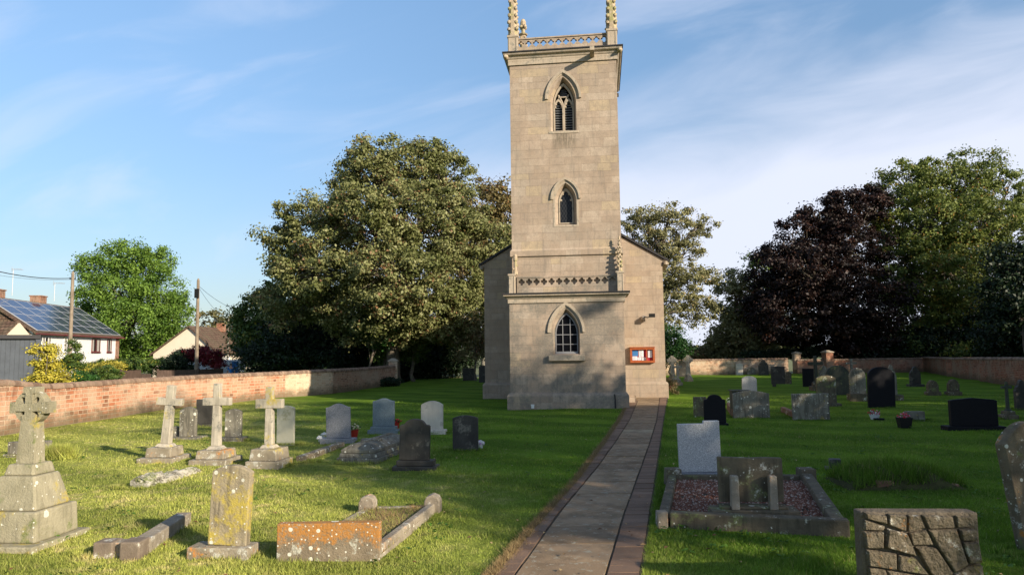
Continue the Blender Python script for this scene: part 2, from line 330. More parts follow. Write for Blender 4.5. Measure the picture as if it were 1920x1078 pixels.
M_paper = plain('paper', (.72, .74, .78), .8, .05, bump=0); M_blue = plain('blue_poster', (.04, .16, .38), .6, .2); M_redp = plain('red_card', (.35, .02, .04), .7, .1); M_ink = plain('ink', (.05, .06, .08), .8, 0)
M_slab = None
b = NB('path_slabs'); at = b.n('ShaderNodeAttribute', attribute_name='rnd').outputs['Fac']; ob = b.tc.outputs['Object']
c = b.mix(at, (.19, .13, .075), (.32, .225, .135)); c = b.mix(b.mapr(at, .9, .96, 0, .7), c, (.36, .31, .20))
c = b.mix(b.mapr(b.noise(2.2, 6, .65, ob), .4, .68, 0, .7), c, (.12, .085, .05)); c = b.mix(b.mapr(b.noise(9, 6, .75, ob), .57, .62, 0, .75), c, (.34, .32, .25))
c = b.mix(b.mapr(b.noise(4, 5, .7, ob), .60, .68, 0, .6), c, (.10, .10, .05))
M_slab = b.fin(c, b.mapr(b.noise(3, 4, .6, ob), .3, .7, .55, .9), b.bump(b.noise(45, 6, .7, ob), .006, .8), .3)
b = NB('path_bricks'); at = b.n('ShaderNodeAttribute', attribute_name='rnd').outputs['Fac']; ob = b.tc.outputs['Object']
c = b.mix(at, (.12, .075, .05), (.22, .14, .095)); c = b.mix(b.mapr(b.noise(14, 5, .7, ob), .5, .7, 0, .5), c, (.09, .075, .06)); c = b.mix(b.mapr(b.noise(30, 4, .7, ob), .62, .68, 0, .5), c, (.3, .27, .22))
M_pbrick = b.fin(c, .8, b.bump(b.noise(50, 5, .7, ob), .006, .8), .3)
M_soil = plain('soil', (.075, .06, .042), .95, .4, 12, .03)
M_gravelmix = NB('gravel'); b = M_gravelmix; at = b.n('ShaderNodeAttribute', attribute_name='rnd').outputs['Fac']
M_gravel = b.fin(b.mix(b.mapr(at, .6, 1), b.mix(at, (.14, .05, .03), (.27, .125, .08)), (.42, .33, .27)), .85, None, .3)
M_field = plain('field', (.13, .14, .055), .95, .3, .02, 0); M_hill = plain('far_hill', (.055, .075, .045), .95, .35, .01, 0)
M_asph = plain('asphalt', (.05, .05, .05), .9, .2)
# gravestones
YEL = (.42, .33, .07); ORG = (.50, .20, .035); GRN = (.17, .19, .07); WHT = (.6, .58, .5)
S_celtic = stone('celtic_stone', (.26, .235, .155), (.37, .33, .225), 3, [(YEL, .16, 1.9), (GRN, .25, 2.2)], .3, bump=.012, spots=.35)
S_cross = stone('cross_stone', (.36, .32, .25), (.48, .43, .34), 4, [(YEL, .2, 2), ((.2, .19, .16), .3, 3)], .45, bump=.008)
S_step = stone('step_stone', (.22, .185, .13), (.33, .28, .205), 4, [(ORG, .16, 2.6), (YEL, .2, 2), ((.5, .49, .42), .28, 6)], .2, bump=.012, spots=.5)
S_lichen = stone('lichen_slab', (.27, .225, .15), (.36, .30, .20), 4, [(YEL, .40, 1.9)], .75, bump=.012, spots=.75)
S_orange = stone('orange_slab', (.17, .135, .09), (.25, .20, .135), 4, [((.45, .44, .36), .3, 7)], .2, bump=.012, spots=.95, topl=(.38, .175, .045))
S_kerb = stone('kerb_stone', (.23, .19, .14), (.34, .29, .22), 4, [(WHT, .2, 6), (ORG, .12, 3)], .2, bump=.014, spots=.3)
S_grey = stone('grey_granite', (.17, .175, .19), (.25, .255, .27), 5, speck=.35, rough=.7, bump=.001)
S_blue = stone('blue_granite', (.13, .17, .185), (.19, .235, .25), 5, speck=.25, rough=.6, bump=.001)
S_cream = stone('cream_stone', (.56, .50, .41), (.64, .58, .49), 3, [((.4, .36, .28), .2, 3)], .12, bump=.003)
S_pale = stone('pale_yellow_stone', (.50, .47, .35), (.58, .55, .42), 3, [((.36, .34, .22), .3, 2)], .1, bump=.003)
S_dark = stone('dark_granite', (.032, .03, .026), (.06, .056, .048), 4, [((.16, .15, .12), .2, 3)], .2, rough=.6, bump=.003)
S_black = stone('black_granite', (.007, .007, .009), (.011, .011, .014), 4, speck=.3, rough=.62, bump=.0005)
S_slate = stone('green_slate', (.045, .05, .04), (.065, .07, .05), 4, [(GRN, .2, 3)], .3, rough=.75, bump=.004)
S_light = stone('light_granite', (.35, .35, .35), (.49, .485, .475), 6, speck=.3, rough=.7, bump=.001)
S_weath = stone('weathered_stone', (.15, .135, .105), (.24, .22, .17), 4, [((.36, .36, .31), .16, 5), (YEL, .14, 3)], .7, bump=.010, spots=.4)
S_brown = stone('brown_stone', (.10, .082, .055), (.16, .13, .085), 4, [(GRN, .25, 3), (WHT, .1, 6)], .5, bump=.008, spots=.2)
S_paving = stone('crazy_stone', (.13, .105, .07), (.22, .18, .125), 9, [(ORG, .10, 6), (WHT, .24, 9), (GRN, .2, 3)], .3, bump=.055, bs=30)
S_leanb = stone('brown_lichen_slab', (.13, .10, .065), (.21, .17, .11), 5, [(ORG, .22, 5), (WHT, .2, 8), (GRN, .2, 3)], .3, bump=.014, spots=.25)
S_fallen = stone('fallen_stone', (.40, .37, .30), (.52, .48, .40), 9, [((.10, .09, .06), .5, 4), (GRN, .4, 3)], 0, bump=.02, spots=.5)
S_rust = stone('rusty_kerb', (.19, .10, .065), (.26, .15, .09), 6, [(WHT, .15, 6)], 0, bump=.01)
M_bark = stone('bark', (.10, .08, .06), (.17, .14, .11), 8, [((.16, .18, .10), .3, 3)], .3, bump=.03)
M_barkp = stone('pale_bark', (.20, .18, .14), (.30, .27, .22), 8, bump=.02)
L_syc = leaf_mat('leaves_sycamore', (.10, .12, .028), (.31, .31, .13), (.24, .13, .06), .3, .12)
L_syb = leaf_mat('leaves_brown', (.11, .09, .03), (.25, .20, .08), (.22, .11, .04), .25)
L_ash = leaf_mat('leaves_ash', (.06, .13, .016), (.21, .33, .05), None, .35)
L_yew = leaf_mat('leaves_yew', (.006, .014, .006), (.022, .045, .014), None, .1)
L_lau = leaf_mat('leaves_laurel', (.02, .065, .012), (.06, .15, .03), None, .2, rough=.4)
L_lime = leaf_mat('leaves_lime', (.06, .095, .016), (.25, .29, .07), (.34, .19, .04), .35, .06)
L_cop = leaf_mat('leaves_copper', (.010, .006, .005), (.034, .014, .010), (.10, .04, .022), .2, .08)
L_olive = leaf_mat('leaves_olive', (.14, .14, .05), (.40, .38, .19), (.36, .27, .13), .35, .1)
L_yel = leaf_mat('leaves_gold', (.30, .28, .03), (.62, .52, .07), None, .25)
L_red = leaf_mat('leaves_red', (.09, .008, .014), (.24, .025, .03), None, .25)
L_hedge = leaf_mat('leaves_hedge', (.03, .07, .012), (.12, .17, .03), (.3, .26, .04), .2, .1)
L_brush = leaf_mat('leaves_brush', (.10, .09, .035), (.24, .19, .08), (.3, .12, .08), .2, .1)
L_far = leaf_mat('leaves_far', (.075, .08, .03), (.18, .165, .07), (.22, .15, .06), .2, .15)
M_fl = {k: plain('petals_'+k, c_, .7, .12, bump=0) for k, c_ in dict(red=(.55, .03, .05), pink=(.65, .25, .38), white=(.75, .74, .7), cream=(.62, .56, .36), lilac=(.5, .28, .5), orange=(.6, .2, .05)).items()}
M_stem = plain('stem', (.04, .10, .02), .7, .2)
M_redpot = plain('red_pot', (.35, .03, .02), .45, .1); M_blackpot = plain('black_pot', (.008, .008, .008), .6, .1)

# ------------------------------------------------------------------ ground
def sheet(name, pts, z, mat, kind='structure', label=None):
    mb = MB(); mb.add([(a, b, z) for a, b in pts], [tuple(range(len(pts)))]); o = mb.build(name, mat); return tag(o, kind=kind)
LW = [(-15.2, 5, 1.35), (-13.9, 15, 1.35), (-13.47, 18.85, 1.33), (-13.55, 20.8, 1.13), (-13.41, 25.3, 1.12), (-12.6, 29.5, 1.12), (-11.09, 33.64, 1.1), (-9.24, 36.23, 1.14), (-8.7, 40.4, 1.1), (-7.5, 44.7, 1.15)]
sheet('ground', [(-4000, -600), (4000, -600), (4000, 5000), (-4000, 5000)], -.5, M_field)
# the lawn: one raised sheet, finely cut and gently uneven, out to the churchyard walls
def hgt(x, y): return .018*math.sin(x*1.3+y*.7)+.014*math.sin(x*.55-y*1.1+1.3)
poly = [(-15.3, -14)]+[(a-.05, b) for a, b, _ in LW]+[(-7.4, 56.9), (40, 56.9), (40, -14)]
bm = bmesh.new(); bm.faces.new([bm.verts.new((a, b, 0)) for a, b in poly])
for ax, lo, hi, stp in ((0, -15, 40, 1.0), (1, -14, 57, 1.0)):
    k = lo
    while k < hi:
        no = (1, 0, 0) if ax == 0 else (0, 1, 0); pc = (k, 0, 0) if ax == 0 else (0, k, 0)
        bmesh.ops.bisect_plane(bm, geom=bm.verts[:]+bm.edges[:]+bm.faces[:], plane_co=pc, plane_no=no); k += stp
for v in bm.verts: v.co.z = hgt(v.co.x, v.co.y)-.012
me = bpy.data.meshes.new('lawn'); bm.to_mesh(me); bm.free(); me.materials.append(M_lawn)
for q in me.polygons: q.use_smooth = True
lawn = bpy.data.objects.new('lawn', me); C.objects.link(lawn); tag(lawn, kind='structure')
# garden ground beyond the left wall
sheet('verge', [(-50, 16), (-14.2, 16), (-14, 30), (-10, 40), (-9, 60), (-50, 60)], -.47, plain('garden_grass', (.09, .18, .03), .95, .3, 2, .03))
# far hills
mb = MB(); n = 60; vs_ = []; fs_ = []
for i in range(n+1):
    x = -2600+5200*i/n; h = 14+7*math.sin(i*.31)+4*math.sin(i*.83+1)
    vs_ += [(x, 1900, -1), (x, 2100, h*.7), (x, 2300, h), (x, 2900, -1)]
for i in range(n):
    for k in range(3): fs_.append((i*4+k, (i+1)*4+k, (i+1)*4+k+1, i*4+k+1))
mb.add(vs_, fs_); tag(mb.build('hills', M_hill, smooth=True), kind='structure')

# ------------------------------------------------------------------ scattered small meshes (leaves, blades, pebbles)
def raw_mesh(name, co, faces_n, rnd, mat, parent=None):
    """co: (nf*k, 3) corners of separate k-gons"""
    k = faces_n; nv = len(co); nf = nv//k
    me = bpy.data.meshes.new(name); me.vertices.add(nv); me.vertices.foreach_set('co', np.ascontiguousarray(co, dtype=np.float32).ravel())
    me.loops.add(nv); me.loops.foreach_set('vertex_index', np.arange(nv, dtype=np.int32))
    me.polygons.add(nf); me.polygons.foreach_set('loop_start', np.arange(0, nv, k, dtype=np.int32)); me.polygons.foreach_set('loop_total', np.full(nf, k, dtype=np.int32))
    me.update(calc_edges=True)
    a = me.attributes.new('rnd', 'FLOAT', 'FACE'); a.data.foreach_set('value', np.asarray(rnd, dtype=np.float32))
    me.materials.append(mat); o = bpy.data.objects.new(name, me); C.objects.link(o)
    if parent: o.parent = parent
    return o
def leaf_cards(cen, nrm, size, rnd, aspect=.62):
    n = len(cen); t = rng.normal(size=(n, 3)); a = np.cross(nrm, t); a /= np.linalg.norm(a, axis=1)[:, None]+1e-9; b_ = np.cross(nrm, a)
    s = size[:, None]; fold = nrm*s*.18
    return np.stack([cen-a*s*.5, cen-b_*s*.5*aspect+fold, cen+a*s*.5, cen+b_*s*.5*aspect+fold], axis=1).reshape(-1, 3)
def unit(n):
    v = rng.normal(size=(n, 3)); return v/np.linalg.norm(v, axis=1)[:, None]

def make_tree(name, label, cat, base, ells, leaf, bark, size=.2, dens=7.0, per=70, clump=.8, trunk_r=.3, fork=.3, group=None, seed=1, flat=.6, twigs=.35, droop=0, inner=.45, limb_r=None, cap=100000, shell=.33):
    """ells: crown lobes (centre, radii) relative to the base, in metres"""
    global rng
    rng = np.random.default_rng(seed); rr = random.Random(seed)
    t = empty(name, base); tag(t, label, cat, group)
    cents = []; lob = []; 
    for (c, r_) in ells:
        c = np.array(c); r_ = np.array(r_); area = (r_[0]*r_[1]+r_[1]*r_[2]+r_[0]*r_[2])*4.19; k = max(6, int(area*dens/15/clump**2))
        d = unit(k); f = inner+(1-inner)*rng.random(k)**shell; ph = rng.random(6)*6.28
        bump_ = 1+.13*np.sin(d[:, 0]*5+ph[0])*np.cos(d[:, 1]*4+ph[1])+.10*np.sin(d[:, 2]*8+ph[2]+d[:, 0]*4)+.11*rng.normal(size=k)
        cents.append(c+d*r_*(f*bump_)[:, None]); lob += [c]*k
    cents = np.concatenate(cents); lob = np.array(lob); k = len(cents)
    per = max(4, min(int(per*1.5), cap//k))
    cs = clump*(.5+.95*rng.random(k)); idx = np.repeat(np.arange(k), per)
    q = rng.normal(size=(k*per, 3))*.43; q[:, 2] *= flat
    pos = cents[idx]+q*cs[idx][:, None]; pos[:, 2] -= droop*np.abs(rng.normal(size=len(pos)))*cs[idx]
    nr = unit(len(pos))*.75+ (q/ (np.linalg.norm(q, axis=1)[:, None]+.1))*1.0 + np.array([0, 0, .35]); nr /= np.linalg.norm(nr, axis=1)[:, None]
    cr_ = rng.random(k); rnd = np.clip(.5*cr_[idx]+.5*rng.random(len(pos))+.12*rng.normal(size=len(pos)), 0, 1)
    raw_mesh('crown', leaf_cards(pos, nr, size*(.6+.8*rng.random(len(pos))), rnd), 4, rnd, leaf, t)
    if trunk_r:
        mb = MB(); top = max(c[2]+r_[2]*.5 for c, r_ in ells); zf = top*fork
        mc = np.mean([c for c, _ in ells], axis=0)
        pts = [Vector((0, 0, -.3)), Vector((0, 0, .25)), Vector((rr.uniform(-.2, .2), rr.uniform(-.2, .2), zf*.5)), Vector((mc[0]*.2, mc[1]*.2, zf)), Vector((mc[0]*.6, mc[1]*.6, zf+(top-zf)*.45)), Vector((mc[0]*.9, mc[1]*.9, zf+(top-zf)*.85))]
        mb.tube(pts, [trunk_r*1.5, trunk_r*1.1, trunk_r*.9, trunk_r*.8, trunk_r*.45, trunk_r*.12], 9)
        for (c, r_) in ells:
            c = Vector(c); st = pts[3].lerp(pts[4], rr.random()*.6); lr = limb_r or trunk_r*.38
            mid = st.lerp(c, .5)+Vector((rr.uniform(-.5, .5), rr.uniform(-.5, .5), rr.uniform(-.1, .8)))
            mb.tube([st, mid, c], [lr, lr*.7, lr*.4], 6)
            near = [i for i in range(k) if abs(lob[i][0]-c[0])+abs(lob[i][2]-c[2]) < .01]; rr.shuffle(near)
            for i in near[:int(len(near)*twigs)+1]:
                e = Vector(cents[i]); s0 = mid.lerp(c, rr.random()); m1 = s0.lerp(e, .5)+Vector((rr.uniform(-.35, .35), rr.uniform(-.35, .35), rr.uniform(-.1, .5)))
                mb.tube([s0, m1, e], [lr*.3, lr*.17, .012], 4, False)
        mb.build('trunk', bark, t, smooth=True)
    return t
def crown_at(Y, base, *ov):
    """ov: (px, py, rx px, ry px[, depth offset, depth radius m]) at distance Y -> lobes relative to base"""
    o = []
    for e in ov:
        px, py, rx, ry = e[:4]; dy = e[4] if len(e) > 4 else 0; Yq = Y+dy; c = AT(px, py, Yq)-np.array(base); k = Yq/F_PX
        o.append((tuple(c), (rx*k, e[5] if len(e) > 5 else rx*k, ry*k)))
    return o
# ------------------------------------------------------------------ church (local: x along the front, y into the building, z up)
CH = empty('church', (1.93, 25.1, 0), -R(7)); tag(CH, 'pale limestone church with a tall square west tower, pinnacles and pierced parapets', 'church')
def arch(x0, x1, z0, zs, za, n=9, low=True):
    w_ = (x1-x0)/2; cx = (x0+x1)/2; h = za-zs; Rr = (w_*w_+h*h)/(2*w_); am = math.asin(min(1, h/Rr)); pts = []
    if low: pts += [(x0, z0), (x1, z0)]
    for i in range(n+1): a = am*i/n; pts.append((cx+w_-Rr+Rr*math.cos(a), zs+Rr*math.sin(a)))
    for i in range(n-1, -1, -1): a = am*i/n; pts.append((cx-(w_-Rr+Rr*math.cos(a)), zs+Rr*math.sin(a)))
    return pts
def loft(mb, A, B, ya, yb):
    n = len(A); vs = [(a, ya, b) for a, b in A]+[(a, yb, b) for a, b in B]
    mb.add(vs, [(i, i+n, (i+1) % n+n, (i+1) % n) for i in range(n)])
def band(mb, A, B, ya, yb, closed=False):      # a raised band between two open outlines of equal length
    n = len(A); vs = [(a, ya, b) for a, b in A]+[(a, ya, b) for a, b in B]+[(a, yb, b) for a, b in A]+[(a, yb, b) for a, b in B]; fs = []
    for i in range(n if closed else n-1):
        j = (i+1) % n; fs += [(i, j, n+j, n+i)[::-1], (i, j, 2*n+j, 2*n+i), (n+i, 3*n+i, 3*n+j, n+j)]
    if not closed: fs += [(0, n, 3*n, 2*n), (n-1, 3*n-1, 4*n-1, 2*n-1)]
    mb.add(vs, fs)
def hood(mb, x0, x1, z0, zs, za, wd, y, pr):
    A = arch(x0, x1, 0, zs, za, 12, False); B = arch(x0-wd, x1+wd, 0, zs, za+wd*1.35, 12, False)
    if z0 < zs: A = [(x1, z0)]+A+[(x0, z0)]; B = [(x1+wd, z0)]+B+[(x0-wd, z0)]
    A2 = arch(x0-wd*.35, x1+wd*.35, 0, zs, za+wd*.45, 12, False)
    if z0 < zs: A2 = [(x1+wd*.35, z0)]+A2+[(x0-wd*.35, z0)]
    band(mb, A2, B, y-pr, y); band(mb, A, A2, y-pr*.45, y)
# --- lower stage
w3o, w3i = (-.50, .44), (-.42, .36)
A3 = arch(-.50, .44, 1.88, 2.62, 3.50); I3 = arch(-.43, .37, 1.93, 2.60, 3.36)
mb = MB(); mb.plate([(-2.05, 0), (2.0, 0), (2.0, 3.74), (-2.05, 3.74)], [A3], 0, .35)
loft(mb, A3[::-1], I3[::-1], .0, .24)
mb.box(-2.05, -1.75, .35, 1.2, 0, 3.74); mb.box(1.7, 2.0, .35, 1.2, 0, 3.74)
mb.build('porch_wall', M_porch, CH)
mb = MB(); mb.ring(-2.05, 2.0, 0, 1.2, [(.0, -.2), (.10, -.2), (.10, .43), (.085, .47), (.0, .56)]); mb.build('plinth', M_porch, CH)
mb = MB(); mb.ring(-2.05, 2.0, 0, 1.2, [(0, 3.72), (.045, 3.72), (.045, 3.86), (.07, 3.875), (.10, 3.93), (.19, 3.97), (.19, 4.03), (0, 4.04)]); mb.build('cornice', M_trim, CH)
mb = MB(); mb.ring(-2.05, 2.0, 0, 1.2, [(0, 4.0405), (.225, 4.025), (.225, 4.07), (0, 4.09)]); mb.build('lead_edge', M_lead, CH)
def quatre(cx, cz, d=.066, r_=.056):
    pts = []
    for k in range(32):
        a = 2*math.pi*k/32; D = (a+math.pi/4) % (math.pi/2)-math.pi/4; pts.append((cx+(d*math.cos(D)+math.sqrt(r_*r_-(d*math.sin(D))**2))*math.cos(a), cz+(d*math.cos(D)+math.sqrt(r_*r_-(d*math.sin(D))**2))*math.sin(a)))
    return pts
def parapet(u0, u1, v, z0, z1, zc, n, sp, start, th=.13, rail=.035):
    mb = MB(); mb.plate([(u0, z0), (u1, z0), (u1, z1-.05), (u0, z1-.05)], [quatre(start+sp*i, zc) for i in range(n)], v, v+th)
    mb.box(u0, u1, v-rail, v+th+rail, z1-.05, z1); return mb
p_ = parapet(-1.80, 1.80, .28, 4.06, 4.70, 4.50, 13, .272, -1.63, .08, .02).build('parapet', M_porch, CH)
for u in (-1.96, 1.90):
    mb = MB(); mb.box(u-.115, u+.115, .06, .30, 4.05, 4.78); mb.box(u-.14, u+.14, .04, .32, 4.72, 4.79)
    mb.box(u-.10, u-.075, .045, .06, 4.08, 4.70); mb.box(u+.075, u+.10, .045, .06, 4.08, 4.70); mb.build('parapet_pier', M_trim, CH, .008)
def pinnacle(name, u, v, z0, r0, r1, z1, ztop, rows, bud=True, n=8):
    mb = MB(); mb.lathe([(r0*1.15, z0), (r0*1.15, z0+.06), (r0, z0+.1), (r1, z1)], n, (u, v, 0), .5)
    for i in range(rows):
        f = (i+.6)/rows; z = z0+.1+(z1-z0-.1)*f; rr_ = r0+(r1-r0)*f
        for k in range(4):
            a = math.pi/2*k+math.pi/4; c = (u+math.cos(a)*(rr_+.012), v+math.sin(a)*(rr_+.012), z); q = .030+.28*rr_
            mb.blob(c, (q, q, q*1.15), i*4+k, .25, 1)
    if bud:
        h = ztop-z1; mb.lathe([(r1, z1), (r1*1.5, z1+.02), (r1*1.7, z1+.06), (r1*1.2, z1+.10), (r1*.7, z1+.14), (r1*.65, z1+h*.45)], n, (u, v, 0))
        for k in range(4):
            a = math.pi/2*k+math.pi/4; mb.blob((u+math.cos(a)*r1*1.0, v+math.sin(a)*r1*1.0, z1+h*.5), (r1*.7, r1*.7, r1*.8), k, .2, 1)
        mb.lathe([(r1*.6, z1+h*.5), (r1*1.0, z1+h*.62), (r1*1.05, z1+h*.78), (r1*.7, z1+h*.93), (.008, ztop)], n, (u, v, 0))
    return mb.build(name, M_pinn, CH)
pinnacle('pinnacle', 1.90, .19, 4.78, .085, .035, 5.72, 6.08, 5)
mb = MB(); mb.lathe([(.09, 4.78), (.085, 4.85), (.062, 4.95), (.05, 5.25), (.075, 5.28), (.085, 5.36), (.075, 5.46), (.03, 5.52)], 8, (-1.84, .20, 0)); mb.blob((-1.90, .16, 4.98), .05, 1, .3, 1); mb.blob((-1.78, .22, 5.1), .04, 2, .3, 1); mb.build('pinnacle', M_pinn, CH)
# ground floor window
wd = empty('window', parent=CH)
mb = MB(); hood(mb, -.56, .50, 2.66, 2.66, 3.56, .13, 0, .07); mb.build('hood_mould', M_trim, wd)
mb = MB(); mb.box(-.66, .62, -.16, -.002, 1.66, 1.86); o = mb.build('sill', M_trim, wd, .012)
mb = MB(); A = arch(-.43, .37, 1.93, 2.60, 3.36); B = arch(-.395, .335, 1.985, 2.59, 3.29); band(mb, B, A, .16, .22, True)
for x in (-.165, .10): mb.box(x-.013, x+.013, .165, .2, 1.97, 3.13)
for z in (2.24, 2.58, 2.93): mb.box(-.40+max(0, z-2.62)*.16, .34-max(0, z-2.62)*.16, .168, .198, z-.012, z+.012)
mb.box(-.43, .37, .12, .22, 1.88, 1.95); mb.build('frame', M_winframe, wd)
mb = MB(); mb.prism(I3, .205, .225); mb.build('glass', M_glass, wd)
mb = MB(); mb.lathe([(.05, 2.0), (.07, 2.06), (.04, 2.12)], 8, (-.02, .34, 0)); 
for i in range(16): mb.blob((-.02+random.uniform(-.1, .1), .34+random.uniform(-.06, .06), 2.14+random.uniform(0, .16)), .03, i, .3, 1)
# --- tower
TY = .40
A1 = arch(-.47, .47, 10.0, 11.15, 12.12); I1 = arch(-.38, .38, 10.08, 11.13, 11.96)
A2_ = arch(-.37, .41, 6.56, 7.45, 8.12); I2 = arch(-.25, .29, 6.64, 7.42, 7.98)
mb = MB(); mb.plate([(-1.98, 3.6), (1.98, 3.6), (1.98, 12.75), (-1.98, 12.75)], [A1, A2_], TY, TY+.4)
loft(mb, A1[::-1], I1[::-1], TY, TY+.30); loft(mb, A2_[::-1], I2[::-1], TY, TY+.26)
mb.box(-1.98, -1.6, TY+.4, 4.5, 0, 12.75); mb.box(1.6, 1.98, TY+.4, 4.5, 0, 12.75); mb.box(-1.6, 1.6, 4.1, 4.5, 0, 12.75); mb.box(-1.6, 1.6, TY+.42, 4.1, 12.4, 12.75)
mb.build('tower_wall', M_church, CH)
mb = MB(); mb.box(-1.7, 1.7, TY+.8, TY+.9, 3.7, 12.4); mb.build('shade_backing', M_void, CH)  # added near-black sheet stands in for the shade inside the tower
mb = MB(); mb.box(-1.97, 1.97, 4.5, 5.5, 0, 8.2); mb.build('tower_link', M_nave, CH)
mb = MB(); mb.ring(-1.98, 1.98, TY, 4.5, [(0, 5.72), (.05, 5.66), (.06, 5.62), (.06, 5.46), (.045, 5.44), (0, 5.44)]); mb.build('string_course', M_church, CH)
mb = MB(); mb.ring(-1.98, 1.98, TY, 4.5, [(0, 12.72), (.05, 12.72), (.05, 12.86), (.055, 12.865), (.055, 12.94), (.08, 12.96), (.11, 13.03), (.19, 13.07), (.21, 13.10), (.21, 13.15), (0, 13.16)]); mb.build('cornice', M_trim, CH)
mb = MB(); mb.ring(-1.98, 1.98, TY, 4.5, [(0, 13.161), (.25, 13.145), (.25, 13.19), (0, 13.21)]); mb.build('lead_edge', M_lead, CH)
for u in (-1.98-.13, 1.98+.13):
    mb = MB(); mb.blob((u, TY-.13, 13.02), (.10, .12, .10), 3, .15, 2); mb.blob((u, TY-.24, 13.0), (.06, .06, .06), 4, .1, 1); mb.build('carved_head', M_pinn, CH)
mb = MB(); mb.box(1.02, 1.18, TY-.70, TY, 12.84, 12.99); mb.build('spout', M_trim, CH, .01)
for u in (1.98+.155,):
    mb = MB(); mb.tube([(u, 4.66, 13.0), (u, 4.66, 12.85)], .05, 6); mb.build('spout', M_lead, CH)
parapet(-1.75, 1.75, TY+.05, 13.18, 13.78, 13.56, 12, .282, -1.55).build('parapet', M_church, CH)
parapet(-1.75, 1.75, 4.30, 13.18, 13.78, 13.56, 12, .282, -1.55).build('parapet', M_church, CH)
for u in (-1.93, 1.80):
    mb = MB(); mb.box(u, u+.13, TY+.3, 4.2, 13.18, 13.73); mb.box(u-.03, u+.16, TY+.3, 4.2, 13.73, 13.78); mb.build('parapet', M_church, CH)
for u in (-1.84, 1.84):
    for v in (TY+.12, 4.25):
        mb = MB(); mb.box(u-.19, u+.19, v-.19, v+.19, 13.17, 13.84); mb.box(u-.215, u+.215, v-.215, v+.215, 13.80, 13.88)
        for a_ in (-.165, .115): mb.box(u+a_, u+a_+.05, v-.205, v-.19, 13.24, 13.78)
        mb.build('parapet_pier', M_trim, CH, .008)
        pinnacle('pinnacle', u, v, 13.88, .20, .12, 15.63, 16.4, 6)
# belfry opening
wd = empty('belfry_window', parent=CH)
mb = MB(); hood(mb, -.54, .54, 11.28, 11.28, 12.20, .13, TY, .075); mb.build('hood_mould', M_trim, wd)
mb = MB(); yb_ = TY+.20; A = arch(-.38, .38, 10.08, 11.13, 11.96); B = arch(-.325, .325, 10.14, 11.13, 11.85); band(mb, B, A, yb_, yb_+.1, True)
mb.box(-.045, .045, yb_-.01, yb_+.1, 10.1, 11.10)
for s in (-1, 1):
    cx = s*.19; A = arch(cx-.17, cx+.17, 0, 11.02, 11.36, 8, False); B = arch(cx-.125, cx+.125, 0, 11.02, 11.26, 8, False); band(mb, B, A, yb_, yb_+.09)
    P = [(s*.0, 11.05), (s*.05, 11.22), (s*.12, 11.38), (s*.19, 11.5)]
    for i in range(3): mb.tube([(P[i][0], yb_+.04, P[i][1]), (P[i+1][0], yb_+.04, P[i+1][1])], .032, 6)
    for z, dx in ((11.05, .09), (11.16, .07)):
        for q in (-1, 1): mb.blob((cx+q*dx*1.25, yb_+.05, z), (.035, .03, .04), 1, .1, 1)
mb.prism([(-.2, 11.40), (.2, 11.40), (.16, 11.44), (-.16, 11.44)], yb_+.01, yb_+.08); mb.build('tracery', M_trim, wd)
mb = MB()
for i in range(12):
    z = 10.17+i*.095
    for s in (-1, 1):
        if z < 11.3: mb.box(s*.19-.15, s*.19+.15, -.045, .045, -.009, .009, Matrix.Translation((0, yb_+.10, z)) @ Matrix.Rotation(R(38), 4, 'X'))
for i in range(5):
    z = 11.44+i*.075; mb.box(-.2+i*.03, .2-i*.03, -.04, .04, -.008, .008, Matrix.Translation((0, yb_+.16, z)) @ Matrix.Rotation(R(38), 4, 'X'))
mb.build('louvres', M_louvre, wd)
mb = MB(); mb.box(-.55, .55, TY-.02, TY+.3, 9.97, 10.06); mb.build('sill', M_trim, wd, .01)
# lancet
wd = empty('window', parent=CH)
mb = MB(); hood(mb, -.42, .46, 7.52, 7.52, 8.18, .11, TY, .07); mb.build('hood_mould', M_trim, wd)
mb = MB(); B = arch(-.37, .41, 6.56, 7.45, 8.12); A = arch(-.44, .48, 6.50, 7.46, 8.2); band(mb, B, A, TY-.012, TY, True)
A = arch(-.25, .29, 6.64, 7.42, 7.98); B = arch(-.205, .245, 6.68, 7.40, 7.86); band(mb, B, A, TY+.19, TY+.25, True)
for q in (-1, 1): mb.blob((.02+q*.19, TY+.22, 7.52), (.06, .03, .05), 1, .1, 1); mb.blob((.02+q*.12, TY+.22, 7.74), (.05, .03, .045), 2, .1, 1)
mb.build('frame', M_trim, wd)
mb = MB(); mb.prism(I2, TY+.25, TY+.27); mb.build('glass', M_leaded, wd)
# --- nave
mb = MB(); mb.prism([(-3.71, -.2), (4.0, -.2), (4.0, 5.86), (.16, 8.12), (-3.71, 5.86)], 5.5, 20); mb.build('nave_wall', M_nave, CH)
mb = MB(); mb.ring(-3.71, 4.0, 5.5, 20, [(0, -.2), (.09, -.2), (.09, .58), (.06, .64), (0, .68)]); mb.build('plinth', M_nave, CH)
rf = MB()
for s in (-1, 1):
    x0, x1 = .16, .16+s*4.12; z0, z1 = 8.22, 8.22-4.12*.60
    P = [(x0, z0-.02), (x1, z1-.02), (x1, z1+.08), (x0, z0+.08)]; rf.prism(P if s > 0 else P[::-1], 5.42, 20.2)
rf.build('roof', M_lead, CH)
for s in (-1, 1):
    mb = MB(); x = .16+s*3.97; mb.prism([(x-.08, 5.62), (x+.10*max(s, 0)+.04, 5.62), (x+.14, 5.84), (x-.14, 5.84)], 5.5, 20); mb.tube([(x, 5.44, 5.62), (x+.02*s, 5.44, 5.76)], .07, 6); mb.build('gutter', M_trim, CH)
mb = MB(); mb.box(1.96, 2.16, 3.9, 5.55, 0, 4.05); mb.box(1.94, 2.2, 3.86, 5.56, 0, .6); mb.build('buttress', M_nave, CH, .02)
